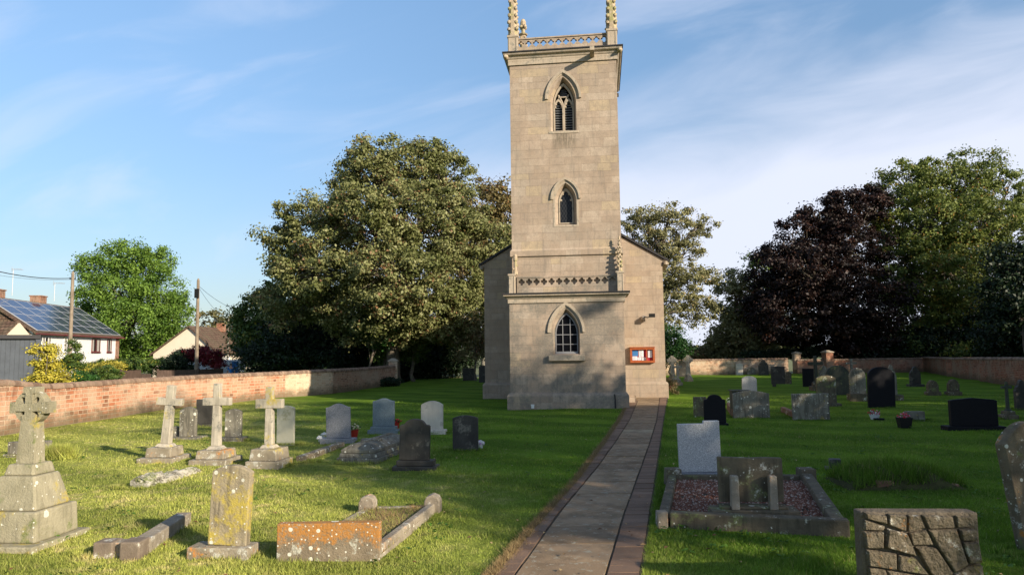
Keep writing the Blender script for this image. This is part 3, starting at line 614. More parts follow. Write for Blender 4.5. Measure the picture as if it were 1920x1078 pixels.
mb = MB(); mb.box(-1.30, -1.20, -.16, -.105, .02, .15); mb.box(-1.31, -1.19, -.165, -.16, .11, .16); tag(mb.build('floodlight_box', M_white, None, .006), 'small white floodlight box at the foot of the church tower', 'box'); o = bpy.data.objects['floodlight_box']; o.location = CH.location; o.rotation_euler = CH.rotation_euler  # small white floodlight at the porch foot, built as a plain box
mb = MB(); mb.tube([(1.62, -.13, .0), (1.62, -.12, .3), (1.60, -.125, .5)], [.03, .02, .02], 6); o = mb.build('pipe', M_lead, CH)

for o in C.objects:
    if o.parent is CH:
        if o.name.split('.')[0] in ('cornice', 'lead_edge', 'parapet', 'parapet_pier', 'pinnacle', 'carved_head', 'spout') and max((v.co.z for v in o.data.vertices), default=0) > 12: o.location.z = -.07
        if o.name.split('.')[0] in ('nave_wall', 'roof', 'gutter', 'buttress', 'tower_link') or (o.name.startswith('plinth') and max(v.co.y for v in o.data.vertices) > 10): o.location.x = -.14
def on_church(o): o.location = CH.location; o.rotation_euler = CH.rotation_euler; return o
# notice board
nb = on_church(empty('notice_board')); tag(nb, 'varnished wooden notice board with papers behind glass, fixed to the church wall', 'notice board')
x0, x1, z0, z1, yf = 2.39, 3.42, 1.47, 2.11, 5.5
mb = MB(); mb.box(x0, x1, yf-.06, yf-.002, z0, z1); mb.build('back', M_redp, nb)
mb = MB()
for a in ((x0, x1, z1-.09, z1), (x0, x1, z0, z0+.09), (x0, x0+.085, z0+.09, z1-.09), (x1-.085, x1, z0+.09, z1-.09)): mb.box(a[0], a[1], yf-.16, yf-.062, a[2], a[3])
mb.box((x0+x1)/2+.16, (x0+x1)/2+.20, yf-.155, yf-.1, z0+.09, z1-.09)
mb.box(x0-.02, x1+.02, yf-.19, yf-.0, z1, z1+.025); mb.build('frame', M_redwood, nb, .006)
P = [(x0+.10, x0+.34, z0+.28, z1-.11, M_blue), (x0+.10, x0+.30, z0+.11, z0+.27, M_paper), (x0+.37, x0+.57, z0+.24, z1-.11, M_paper), (x0+.31, x0+.46, z0+.11, z0+.23, M_paper), (x0+.48, x0+.66, z0+.10, z0+.22, M_paper), (x0+.75, x0+.92, z0+.22, z1-.12, M_paper)]
for i, (a, b_, c_, d_, mt_) in enumerate(P):
    mb = MB(); mb.box(a, b_, yf-.068-.002*i, yf-.064-.002*i, c_, d_); pg = mb.build('notice', mt_, nb)
    if mt_ is M_paper:
        mb = MB(); z = d_-.025
        while z > c_+.02: mb.box(a+.015, a+.015+(b_-a-.03)*random.uniform(.5, 1), yf-.071-.002*i, yf-.0695-.002*i, z-.003, z+.002); z -= .022
        mb.build('print', M_ink, pg)
# flood light
fl = on_church(empty('flood_light')); tag(fl, 'small black security lamp on a bracket high on the church wall', 'lamp')
mb = MB(); mb.box(3.10, 3.22, 5.38, 5.499, 3.36, 3.44); mb.tube([(3.16, 5.36, 3.4), (3.3, 5.22, 3.36), (3.42, 5.2, 3.42)], .022, 6); mb.build('bracket', M_louvre, fl)
mb = MB(); mb.box(3.36, 3.58, 5.10, 5.24, 3.38, 3.50); mb.box(3.34, 3.60, 5.07, 5.10, 3.36, 3.52); mb.build('lamp_head', M_blackpot, fl, .01)
mb = MB(); mb.lathe([(.06, 0), (.075, .05), (.05, .12)], 10, (3.10, 5.36, 3.28)); mb.build('sensor', M_trim, fl)
for o in fl.children: o.location.x = -.14
# drain frame on the paving at the church corner
mb = MB(); mb.box(2.0, 2.45, 2.6, 2.66, .0, .28); mb.box(2.0, 2.05, 2.6, 2.9, 0, .28); mb.box(2.4, 2.45, 2.6, 2.9, 0, .28); on_church(tag(mb.build('kerb_block', M_nave, None, .01), 'small pale stone kerb at the corner of the church tower beside the path', 'kerb'))

# ------------------------------------------------------------------ path
PL = [(920, 1090), (930, 1078), (1010, 985), (1085, 900), (1130, 838), (1162, 790), (1181, 752)]; PR = [(1197, 1090), (1200, 1078), (1215, 985), (1228, 900), (1237, 838), (1244, 790), (1251, 745)]
QL = [(960, 1090), (969, 1078), (1048, 965), (1119, 880), (1155, 829), (1180, 790), (1196, 752)]; QR = [(1133, 1090), (1136, 1078), (1170, 965), (1202, 878), (1219, 829), (1231, 790), (1237, 745)]
def line(P):
    g = [G(*p) for p in P]; ys = [p[1] for p in g]; xs = [p[0] for p in g]
    return lambda y: (np.interp(y, ys, xs) if y >= ys[0] else xs[0]+(y-ys[0])*(xs[2]-xs[1])/(ys[2]-ys[1])) if y < ys[-1] else xs[-1]+(y-ys[-1])*.06
fPL, fPR, fQL, fQR = map(line, (PL, PR, QL, QR)); Y0, Y1 = -3, 30.3
def strip_pieces(name, fa, fb, step, jit, mat, z, gap, th, kind='structure'):
    co = []; rn = []; y = Y0
    while y < Y1:
        s = step*random.uniform(1-jit, 1+jit); ya, yb = y+gap/2, min(y+s-gap/2, Y1); dz = random.uniform(-.004, .004); tl = random.uniform(-.004, .004)
        a0, a1, b0, b1 = fa(ya)+gap, fb(ya)-gap, fa(yb)+gap, fb(yb)-gap
        sk = random.uniform(-.012, .012); A = [(a0, ya, z+dz), (a1, ya+sk, z+dz+tl), (b1, yb+sk, z+dz+tl), (b0, yb, z+dz)]; r_ = random.random()
        co += A; rn.append(r_)
        for i in range(4):
            p, q = A[i], A[(i+1) % 4]; co += [p, (p[0], p[1], -.06), (q[0], q[1], -.06), q][::1]; rn.append(r_)
        y += s
    return tag(raw_mesh(name, np.array(co), 4, rn, mat), kind=kind)
strip_pieces('path', fQL, fQR, .86, .25, M_slab, .022, .009, .05)
strip_pieces('path_edging', fPL, lambda y: fQL(y)-.01, .24, .06, M_pbrick, .026, .008, .05)
strip_pieces('path_edging', lambda y: fQR(y)+.01, fPR, .20, .06, M_pbrick, .026, .008, .05)
mb = MB(); n = 40
for i in range(n):
    a, b_ = Y0+(Y1-Y0)*i/n, Y0+(Y1-Y0)*(i+1)/n; mb.add([(fPL(a)-.03, a, .012), (fPR(a)+.04, a, .012), (fPR(b_)+.04, b_, .012), (fPL(b_)-.03, b_, .012)], [(0, 1, 2, 3)])
tag(mb.build('path_bed', M_soil), kind='structure')
g0 = G(1178, 750); g1 = G(1252, 742); 

# ------------------------------------------------------------------ churchyard walls
def wall_run(name, label, P, mat, th=.26, piers=(), group=None, parent=None, cop=True, cw=.085):
    root = parent or empty(name, (0, 0, 0)); 
    if not parent: tag(root, label, 'wall', group)
    mb = MB(); uv = []; s = 0
    for (x0, y0, h0), (x1, y1, h1) in zip(P, P[1:]):
        L_ = math.hypot(x1-x0, y1-y0); nx, ny = (y1-y0)/L_*th/2, -(x1-x0)/L_*th/2
        vs = []
        for (x, y, h) in ((x0, y0, h0), (x1, y1, h1)): vs += [(x+nx, y+ny, -.6), (x+nx, y+ny, h), (x-nx, y-ny, h), (x-nx, y-ny, -.6)]
        mb.add(vs, [(0, 4, 5, 1), (1, 5, 6, 2), (2, 6, 7, 3), (0, 1, 2, 3), (7, 6, 5, 4)]); ss = [s, s+L_]
        hs = [(-.6, h0, h0, -.6), (-.6, h1, h1, -.6)]
        def q(k): e, c_ = divmod(k, 4); return (ss[e], hs[e][c_]) if c_ < 4 else (0, 0)
        for f in ((0, 4, 5, 1), (1, 5, 6, 2), (2, 6, 7, 3), (0, 1, 2, 3), (7, 6, 5, 4)): uv.append([q(k) for k in f])
        s += L_
    o = mb.build('wall_body', mat, root); l = o.data.uv_layers[0]; l.data.foreach_set('uv', np.array([c_ for f in uv for c_ in f]).ravel())
    if cop:
        mb = MB()
        for (x0, y0, h0), (x1, y1, h1) in zip(P, P[1:]):
            L_ = math.hypot(x1-x0, y1-y0); k = int(L_/cw); ang = math.atan2(y1-y0, x1-x0)
            for i in range(k):
                f = (i+.5)/k; x, y, h = x0+(x1-x0)*f, y0+(y1-y0)*f, h0+(h1-h0)*f
                M_ = Matrix.Translation((x, y, h+random.uniform(-.008, .008))) @ Matrix.Rotation(ang, 4, 'Z') @ Matrix.Rotation(random.uniform(-.05, .05), 4, 'X') @ Matrix.Rotation(.10+random.uniform(-.05, .05), 4, 'Y')
                w2 = L_/k*.47; t2 = th/2+.03
                ck = 1.15 if cw > .1 and cw < .2 else 1; prof = [(-t2, 0), (t2, 0), (t2, .06*ck), (t2*.7, .115*ck), (0, .135*ck), (-t2*.7, .115*ck), (-t2, .06*ck)]
                vs = [(-w2, a, b_) for a, b_ in prof]+[(w2, a, b_) for a, b_ in prof]; nn = 7
                mb.add(vs, [tuple(range(nn-1, -1, -1)), tuple(range(nn, 2*nn))]+[(j, (j+1) % nn, (j+1) % nn+nn, j+nn) for j in range(nn)], M_)
        mb.build('coping', M_coping, root)
    return root
def pier(parent, x, y, w_, h, mat, ang=0, cap=.16, capm=None):
    M_ = Matrix.Translation((x, y, 0)) @ Matrix.Rotation(ang, 4, 'Z'); mb = MB(); mb.box(-w_/2, w_/2, -w_/2, w_/2, -.5, h, M_); o = mb.build('pier', mat, parent)
    mb = MB(); mb.box(-w_/2-.05, w_/2+.05, -w_/2-.05, w_/2+.05, h, h+.07, M_); mb.box(-w_/2-.05, w_/2+.05, -w_/2-.05, w_/2+.05, h+.07, h+.07+cap, M_, (.25, .25)); mb.build('cap', capm or M_trim, o)
# sunlit stretch runs to the pier; beyond it the brick colour is darkened for shade
PP = [(a, b_, h) for a, b_, h in LW]
wl = wall_run('churchyard_wall', 'orange brick boundary wall with brick-on-edge coping, left of the lawn', [(a, b_, h-.04) for a, b_, h in PP[:7]], M_brick, cw=.13)
wall_run('x', '', [(a, b_, h-.04) for a, b_, h in PP[6:8]], M_bricky, parent=wl, cw=.13)
wall_run('x', '', [(a, b_, h-.04) for a, b_, h in PP[7:]], brick_mat('brick_end_shaded', (.36, .17, .10), (.48, .30, .2), (.45, .36, .26), .27, .09), parent=wl, cw=.13)
pier(wl, -11.6, 32.55, .42, 1.02, M_brick, R(20)) if False else None
mb = MB(); mb.box(-.11, .11, -.2, .2, -.3, 1.05, Matrix.Translation((-11.0, 33.72, 0)) @ Matrix.Rotation(R(-40), 4, 'Z')); mb.build('buttress', M_brick, wl)
mb = MB(); mb.box(-.10, .10, -.22, .22, -.3, 1.05, Matrix.Translation((-8.6, 41.0, 0)) @ Matrix.Rotation(R(-10), 4, 'Z')); mb.build('buttress', M_bricky, wl)
a = G(737, 722); pier(wl, a[0], a[1], .52, 1.48, M_bricky, R(5), .14)
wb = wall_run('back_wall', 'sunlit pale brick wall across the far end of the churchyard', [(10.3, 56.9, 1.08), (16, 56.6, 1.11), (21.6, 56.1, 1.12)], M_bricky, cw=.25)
a = G(1495, 700); pier(wb, a[0], a[1], .50, 1.55, M_bricky, 0, .12)
a = G(1553, 700); gp = empty('gate_wall'); tag(gp, 'shaded red brick wall with a capped pier, right of the gateway in the far wall', 'wall')
pier(gp, a[0], a[1], .62, 1.62, M_brickd, R(10), .14)
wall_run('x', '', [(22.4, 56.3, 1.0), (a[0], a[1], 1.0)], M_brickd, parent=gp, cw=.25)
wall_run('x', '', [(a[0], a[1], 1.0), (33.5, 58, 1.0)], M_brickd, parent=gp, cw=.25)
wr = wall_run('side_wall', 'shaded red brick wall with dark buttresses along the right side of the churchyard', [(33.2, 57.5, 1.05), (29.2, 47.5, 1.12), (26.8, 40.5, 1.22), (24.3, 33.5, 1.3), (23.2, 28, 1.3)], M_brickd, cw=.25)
for x, y in ((29.1, 47.4), (26.7, 40.4)):
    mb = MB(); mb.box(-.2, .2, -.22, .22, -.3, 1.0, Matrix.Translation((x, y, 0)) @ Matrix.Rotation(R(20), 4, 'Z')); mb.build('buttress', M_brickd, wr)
# ------------------------------------------------------------------ gravestones
RZ = -R(5.5)
def dep(p): return float(np.dot(np.array(p)-EYE, cf))
def topline(style, W, H, rise=None):
    w_ = W/2; P = [(-w_, 0), (w_, 0)]
    if style == 'flat': P += [(w_, H), (-w_, H)]
    elif style == 'seg':
        r_ = rise or .10*W; P += [(w_*math.cos(math.pi*i/14) if False else w_-W*i/12, H-r_+r_*(1-((w_-W*i/12)/w_)**2)) for i in range(13)]
    elif style == 'round':
        r_ = rise or .42*W; P += [(w_*math.cos(math.pi*i/18), H-r_+r_*math.sin(math.pi*i/18)) for i in range(19)]
    elif style == 'ogee':
        r_ = rise or .12*W
        for i in range(17):
            x = w_-W*i/16; q = abs(x)/w_; P.append((x, H-r_+r_*(.5+.5*math.cos(q*math.pi))))
    elif style == 'shoulder':     # raised arch between rounded shoulders
        r_ = rise or .16*W; s = H-r_
        P += [(w_, s-.05*W), (w_*.97, s-.015*W), (w_*.88, s), (w_*.72, s+.008*W)]
        P += [(w_*.66*math.cos(a), s+.02*W+(r_-.02*W)*math.sin(a)) for a in [math.pi*i/12 for i in range(1, 12)]]
        P += [(-w_*.72, s+.008*W), (-w_*.88, s), (-w_*.97, s-.015*W), (-w_, s-.05*W)]
    elif style == 'knob':          # stepped gothic silhouette
        P += [(w_, H*.62), (w_*.85, H*.66), (w_*.8, H*.74), (w_*.5, H*.80), (w_*.45, H*.88), (w_*.28, H*.96), (0, H), (-w_*.28, H*.96), (-w_*.45, H*.88), (-w_*.5, H*.8), (-w_*.8, H*.74), (-w_*.85, H*.66), (-w_, H*.62)]
    elif style == 'peak': P += [(w_, H-(rise or .12*W)), (w_*.85, H-(rise or .12*W)+.02*W), (0, H), (-w_*.85, H-(rise or .12*W)+.02*W), (-w_, H-(rise or .12*W))]
    elif style == 'step': P += [(w_, H), (w_*.24-.0, H), (w_*.24, H*.945), (-w_, H*.945)]
    elif style == 'lobed':
        P += [(w_, H*.55), (w_*.92, H*.68), (w_*.75, H*.72), (w_*.72, H*.86), (w_*.45, H*.9), (w_*.25, H), (-w_*.25, H), (-w_*.45, H*.9), (-w_*.72, H*.86), (-w_*.75, H*.72), (-w_*.92, H*.68), (-w_, H*.55)]
    return P
GRP = 'gravestones standing in the churchyard'
def hs(name, label, x0, x1, yt, yb, style, mat, th=.09, base=None, bm_=None, rz=RZ, side=0, back=0, cat='gravestone', rise=None, margin=0, group=GRP, sink=.03):
    """base = (x0, x1, height px[, depth m[, step px]])"""
    p = G((x0+x1)/2, yb); k = dep(p)/F_PX; W = (x1-x0)*k/math.cos(rz*.6); H = (yb-yt)*k
    root = tag(empty(name, (p[0], p[1], 0), rz), label, cat, group); z = 0
    if base:
        bh = base[2]*k; bw = (base[1]-base[0])*k; off = ((base[0]+base[1])/2-(x0+x1)/2)*k; bd = base[3] if len(base) > 3 else th*2.6
        mb = MB()
        if len(base) > 4: st = base[4]*k; mb.box(off-bw/2, off+bw/2, -bd/2, bd/2, -.1, st); mb.box(off-bw*.42, off+bw*.42, -bd*.36, bd*.36, st+.001, bh)
        else: mb.box(off-bw/2, off+bw/2, -bd/2, bd/2, -.1, bh)
        mb.build('base', bm_ or mat, root, .012); z = bh+.0015
    mb = MB(); P = topline(style, W, H-z, rise*k if rise else None)
    if not base: P = [(a, b_ if b_ > 0 else -.15) for a, b_ in P]
    mb.prism(P, -th/2, th/2)
    if margin:
        Q = [(a*(1-margin*2/W), (b_-(H-z)/2)*(1-margin*2/(H-z))+(H-z)/2) for a, b_ in P]; n = len(P)
        band(mb, Q, P, -th/2-.008, -th/2, True)
    o = mb.build('slab', mat, root, .010); o.location.z = z; o.rotation_euler = (-back, side, 0)
    return root
def stepped(root, steps, mat, name='step'):
    """steps [(half w, half d, z0, z1, taper)]"""
    for (a, b_, z0, z1, tp) in steps:
        mb = MB(); mb.box(-a, a, -b_, b_, z0, z1, None, (tp, tp)); mb.build(name, mat, root, .02)
def cross(mb, z0, z1, za, ah, aw, hw, hd, ty=1.0, taper=.85):
    """shaft half width hw, half depth hd; arms centred at za, half height ah, half width aw"""
    mb.box(-hw, hw, -hd, hd, z0, za-ah, None, (taper, taper)); h2 = hw*taper; d2 = hd*taper
    P = [(-h2, za-ah), (h2, za-ah), (h2+.001, za-ah), (aw, za-ah), (aw, za+ah), (h2, za+ah), (h2*.95, z1), (-h2*.95, z1), (-h2, za+ah), (-aw, za+ah), (-aw, za-ah)]
    mb.prism(P, -d2, d2)
def grave_cross(label, x0, x1, yt, yb, arm_y, arm_h, shaft_w, base_px, cat='grave cross', mat=None, smat=None, rz=RZ, group='stone crosses in the churchyard', lean=0, deep=1.0):
    """px measures: arms x0..x1, top yt, foot yb; base_px list of (width px, height px) from the ground up"""
    p = G((x0+x1)/2, yb); k = dep(p)/F_PX*1.03; root = tag(empty('grave_cross', (p[0], p[1], 0), rz), label, cat, group); z = -.1; zt = 0
    for i, (w_, h) in enumerate(base_px):
        mb = MB(); hw = w_*k/2*.80; mb.box(-hw, hw, -hw*deep, hw*deep, z, zt+h*k*.85, None, (.93, .93) if i else (1, 1)); mb.build('step', smat or S_step, root, .018); zt += h*k*.85; z = zt+.001
    mb = MB(); H = (yb-yt)*k; za = (yb-arm_y)*k
    mb.box(-shaft_w*k*.85, shaft_w*k*.85, -shaft_w*k*.75, shaft_w*k*.75, zt+.0012, zt+.06, None, (.7, .7))
    cross(mb, zt+.058, H, za, arm_h*k/2, (x1-x0)*k/2*.93, shaft_w*k/2*.92, shaft_w*k/2*.75)
    o = mb.build('cross', mat or S_cross, root, .012); o.rotation_euler = (0, lean, 0); return root

# --- the big wheel cross on the left
p = G(62, 1018); k = dep(p)/F_PX; cc = tag(empty('celtic_cross', (p[0]-.17, p[1]+.15, 0), RZ), 'tall lichen-covered wheel cross on a three-tier plinth, at the left edge', 'grave cross', 'stone crosses in the churchyard')
mb = MB(); mb.box(-.50, .44, -.46, .42, -.1, .045); mb.build('kerb', S_celtic, cc, .015)
stepped(cc, [(.36, .33, .0452, .365, .96), (.30, .27, .366, .72, .70), (.18, .17, .721, .84, .84)], S_celtic)
mb = MB(); Zc = 1.45; hw = .105
mb.box(-hw, hw, -.085, .085, .841, Zc-.15, None, (.80, .82))
tear = lambda a: [(math.cos(a)*.112+.026*math.cos(t)+.012*math.cos(a)*math.cos(t-a), Zc+math.sin(a)*.112+.030*math.sin(t)+.012*math.sin(a)*math.cos(t-a)) for t in [2*math.pi*i/12 for i in range(12)]]
mb.plate([(.185*math.cos(2*math.pi*i/40), Zc+.185*math.sin(2*math.pi*i/40)) for i in range(40)], [tear(math.pi/4+math.pi/2*i) for i in range(4)], -.05, .05)
mb.box(-.225, -.16, -.07, .07, Zc-.065, Zc+.06); mb.box(.16, .225, -.07, .07, Zc-.065, Zc+.06); mb.box(-.161, .161, -.0695, .0695, Zc-.042, Zc+.04); mb.box(-.07, .07, -.071, .071, Zc+.155, Zc+.225); mb.box(-.042, .042, -.0715, .0715, Zc-.14, Zc+.156)
mb.box(-.078, .078, -.069, .069, Zc-.16, Zc-.08)
cm = mb.build('cross', S_celtic, cc, .008)
k_ = 2.0/1.0
# --- three stepped crosses
grave_cross('left of three pale stepped crosses, tilting slightly left, nearest the brick wall', 283, 334, 727, 864, 757, 13, 18, [(84, 11), (60, 20)], lean=R(4), rz=R(-3))
grave_cross('middle of three pale stepped crosses, tallest of the row', 377, 433, 724, 868, 757, 14, 17, [(86, 12), (66, 18)], rz=R(-4))
grave_cross('right of three pale stepped crosses, with yellowed arms and a cracked plinth', 477, 533, 730, 872, 761, 17, 17, [(78, 13), (66, 24)], rz=R(-8), lean=R(-.5))
# small grave behind the wheel cross
hs('footstone', 'small grey footstone block just left of the wheel cross shaft', 18, 48, 828, 853, 'flat', S_weath, .16, (14, 50, 3, .3))
hs('footstone', 'small grey footstone block just right of the wheel cross shaft', 76, 93, 826, 846, 'flat', S_weath, .16)
hs('headstone', 'grey weathered headstone with a small block at its left, behind the left cross', 337, 368, 763, 822, 'seg', S_weath, .11, (322, 381, 4, .5), rise=6, rz=R(-4))
hs('footstone', 'low grey block against the headstone behind the left cross', 321, 336, 799, 821, 'seg', S_weath, .12)
hs('headstone', 'black rectangular headstone near the brick wall behind the middle cross', 368, 398, 749, 797, 'flat', S_dark, .1, (366, 400, 3, .25), rz=R(-4))
hs('headstone', 'small grey headstone with clipped corners right of the middle cross', 422, 453, 767, 824, 'seg', S_weath, .10, (418, 460, 5, .35), rise=5, rz=R(-5))
hs('headstone', 'cream round-shouldered headstone right behind the right cross', 519, 552, 761, 831, 'seg', S_pale, .10, None, rise=4, rz=R(-7))
hs('headstone', 'grey granite headstone with pots of flowers on both sides', 612, 658, 757, 829, 'ogee', S_grey, .09, (603, 667, 8, .32), rise=7, side=R(-1.5))
hs('headstone', 'blue-grey headstone on a pale base with a red pot behind', 699, 740, 747, 811, 'ogee', S_blue, .09, (692, 748, 12, .36, 6), rise=5)
hs('headstone', 'cream limestone headstone with a chamfered border', 790, 831, 752, 811, 'seg', S_cream, .09, (788, 837, 6, .26), rise=7, margin=.012)
hs('headstone', 'dark weathered headstone with rounded shoulders on a double base', 749, 806, 786, 877, 'shoulder', S_dark, .11, (739, 822, 15, .36, 5), rise=11, side=R(1))
hs('headstone', 'plain charcoal headstone nearest the church path, with a flower ball at its right foot', 849, 897, 779, 843, 'seg', S_dark, .08, None, rise=5)
r_ = hs('headstone', 'yellow-lichened upright headstone with white lichen spots, in the left foreground', 391, 466, 874, 1041, 'seg', S_lichen, .10, (359, 478, 20, .26), S_step, rise=12, side=R(2.2), back=R(1))
# --- orange lichened head board with kerbs
g0, g1, g2, g3 = G(518, 1050), G(712, 1047), G(812, 955), G(690, 957)
og = tag(empty('kerbed_grave', (g0[0], g0[1], 0)), 'kerbed grave with an orange-lichened low headboard and dry grass inside', 'grave', 'kerbed graves')
def lp(p): return Vector((p[0]-g0[0], p[1]-g0[1], 0))
a, b_ = lp(g0), lp(g1); ang = math.atan2((b_-a).y, (b_-a).x); Wd = (b_-a).length
mb = MB(); mb.box(0, Wd, 0, .11, -.1, .345); o = mb.build('headboard', S_orange, og, .008); o.rotation_euler.z = ang
def kerb(parent, A, B, w_, h, mat, ztop=None):
    d = B-A; mb = MB(); mb.box(0, d.length, -w_/2, w_/2, -.1, h); o = mb.build('kerb', mat, parent, .015); o.location = A; o.rotation_euler.z = math.atan2(d.y, d.x); return o
c_, d_ = lp(g2), lp(g3)
o = kerb(og, a+Vector((.08, .14, -.05)), d_+Vector((0, 0, -.02)), .10, .09, S_kerb); o.rotation_euler.x = R(6)
o = kerb(og, b_+Vector((-.06, .12, 0)), c_+Vector((0, 0, -.01)), .10, .09, S_kerb); o.rotation_euler.x = R(-5); kerb(og, d_+Vector((.1, .02, -.035)), c_+Vector((-.1, .02, 0)), .09, .08, S_kerb)
for q in (c_, d_):
    mb = MB(); mb.prism([(-.10, -.05), (.10, -.05), (.10, .12), (.07, .175), (0, .20), (-.07, .175), (-.10, .12)], -.09, .09); o = mb.build('corner_block', S_kerb, og, .012); o.location = q; o.rotation_euler.z = ang-.1
mb = MB(); mb.add([a+Vector((.1, .1, .03)), b_+Vector((-.1, .1, .03)), c_+Vector((-.05, 0, .03)), d_+Vector((.05, 0, .03))], [(0, 1, 2, 3)]); mb.build('soil', plain('dry_soil', (.17, .125, .07), .95, .5, 9, .03), og)
# --- broken L kerb
kb = tag(empty('broken_kerb', tuple(G(190, 1035))), 'broken corner of a stone grave kerb lying in the grass, in the left foreground', 'kerb')
Lk = [(187, 1037), (262, 1037), (345, 982)]; pts = [Vector(G(*q))-kb.location for q in Lk]
kerb(kb, pts[0], pts[0].lerp(pts[1], .92), .16, .13, S_kerb); kerb(kb, pts[1]+Vector((-.0, .02, 0)), pts[2], .17, .14, S_kerb)
mb = MB(); mb.box(-.1, .1, -.12, .1, -.05, .155); o = mb.build('end_block', stone('red_block', (.15, .115, .085), (.22, .175, .13), 6, [(WHT, .2, 6)]), kb, .015); o.location = pts[1]+Vector((-.02, -.05, 0))
mb = MB(); mb.box(-.1, .1, -.1, .1, -.05, .14); o = mb.build('end_block', bpy.data.materials['red_block'], kb, .015); o.location = pts[0]+Vector((.1, -.03, 0))
# --- fallen carved stone
A, B = Vector(G(262, 912)), Vector(G(368, 884)); fs = tag(empty('fallen_stone', A, math.atan2((B-A).y, (B-A).x)), 'mossy fallen fragment of carved memorial lying flat in the grass', 'stone')
mb = MB(); L_ = (B-A).length; rr = random.Random(3); nx = 12; vs_ = []
for i in range(nx+1):
    f = i/nx; x = f*L_; wd_ = .17*(1-.45*f); 
    for q in range(7):
        t = math.pi*q/6; vs_.append((x+rr.uniform(-.03, .03), -wd_*math.cos(t)+rr.uniform(-.02, .02), (.17-.07*f)*math.sin(t)*rr.uniform(.75, 1.2)-.01))
mb.add(vs_, [(i*7+q, i*7+q+1, (i+1)*7+q+1, (i+1)*7+q) for i in range(nx) for q in range(6)]+[tuple(range(6, -1, -1)), tuple(nx*7+q for q in range(7))])
for i in range(7): mb.blob((rr.uniform(0, .35), rr.uniform(-.12, .12), .10), (.12, .045, .055), i, .3, 2)
mb.build('carved_slab', S_fallen, fs)
# --- coffin tomb
A, B = Vector(G(640, 868)), Vector(G(690, 866)); p = (A+B)/2; E1 = Vector(G(728, 852)); 
ct = tag(empty('chest_tomb', (p[0]+.02, p[1]+.05, 0), R(-12)), 'low grey coped coffin-shaped tomb with a carved ridge', 'tomb')
mb = MB(); mb.box(-.42, .42, 0, 2.0, -.1, .07, None, (.97, .985)); mb.box(-.38, .38, .04, 1.96, .071, .15, None, (.95, .98)); mb.build('plinth', S_weath, ct, .015)
mb = MB(); n = 8; vs = [(-.34, .06, .151), (.34, .06, .151), (.34, 1.94, .151), (-.34, 1.94, .151), (-.34, .06, .215), (.34, .06, .215), (.34, 1.94, .215), (-.34, 1.94, .215), (-.20, .16, .30), (.20, .16, .30), (.20, 1.84, .30), (-.20, 1.84, .30), (0, .22, .335), (0, 1.78, .335)]; mb.add(vs, [(3, 2, 1, 0), (0, 1, 5, 4), (1, 2, 6, 5), (2, 3, 7, 6), (3, 0, 4, 7), (4, 5, 9, 8), (5, 6, 10, 9), (6, 7, 11, 10), (7, 4, 8, 11), (8, 9, 12), (9, 10, 13, 12), (10, 11, 13), (11, 8, 12, 13)])
mb.build('lid', S_weath, ct, .012)
mb = MB(); mb.box(-.05, .05, .3, 1.7, .31, .352); mb.box(-.20, .20, .62, .76, .29, .349); mb.build('carved_cross', S_weath, ct, .012)
# rusty kerb
A, B = Vector(G(562, 864)), Vector(G(640, 836)); rk = tag(empty('kerb_strip', A), 'half-sunken lichened kerb strip between the right cross and the coffin tomb', 'kerb'); kerb(rk, Vector((0, 0, 0)), B-A, .16, .09, S_orange)

# ------------------------------------------------------------------ flowers and pots
def posy(parent, c, r_, cols, n, seed, sz=.02):
    rr = random.Random(seed); P = {}
    for i in range(n):
        a = rr.uniform(0, 6.28); f = rr.random()**.5; el = rr.uniform(-.1, 1); P.setdefault(rr.choice(cols), MB()).blob((c[0]+r_*f*math.cos(a), c[1]+r_*f*math.sin(a), c[2]+r_*.8*(1-f*f*.7)*el), sz*rr.uniform(.7, 1.3), i, .25, 1)
    for mt_, mb in P.items(): mb.build('leaves' if mt_ is M_stem else 'flowers', mt_, parent)
def flower_pot(label, px, py, hpx, wpx, potm, cols, ch=.5, cat='flower pot', square=False, spread=1.3, name='flower_pot'):
    p = G(px, py); k = dep(p)/F_PX; H = hpx*k; W = wpx*k/2; root = tag(empty(name, tuple(p), RZ), label, cat, 'flower pots on the graves'); h = H*ch
    mb = MB()
    if square: mb.box(-W*.75, W*.75, -W*.6, W*.6, -.01, h, None, (1.3, 1.3)); mb.box(-W, W, -W*.8, W*.8, h, h+.012)
    else: mb.lathe([(W*.55, -.01), (W*.85, h), (W*.9, h+.008), (W*.8, h+.008)], 12)
    mb.build('pot', potm, root)
    posy(root, (0, 0, h+.02), W*spread, cols, 46, int(px), .018 if k < .02 else .028)
    rr = random.Random(int(px)); mb = MB()
    for i in range(14): a = rr.uniform(0, 6.28); mb.tube([(0, 0, h*.8), (W*.9*math.cos(a), W*.9*math.sin(a), h+(H-h)*rr.uniform(.3, .8))], .006, 4)
    mb.build('stems', M_stem, root); return root
flower_pot('red pot of cream flowers right of the grey granite headstone', 664, 821, 28, 20, M_redpot, [M_fl['cream'], M_fl['cream'], M_stem], .55)
flower_pot('red pot peeping from behind the blue-grey headstone', 744, 803, 20, 13, M_redpot, [M_fl['red'], M_stem], .55)
flower_pot('black vase just left of the dark round-shouldered headstone', 745, 842, 22, 12, M_blackpot, [M_fl['cream'], M_stem], .8)
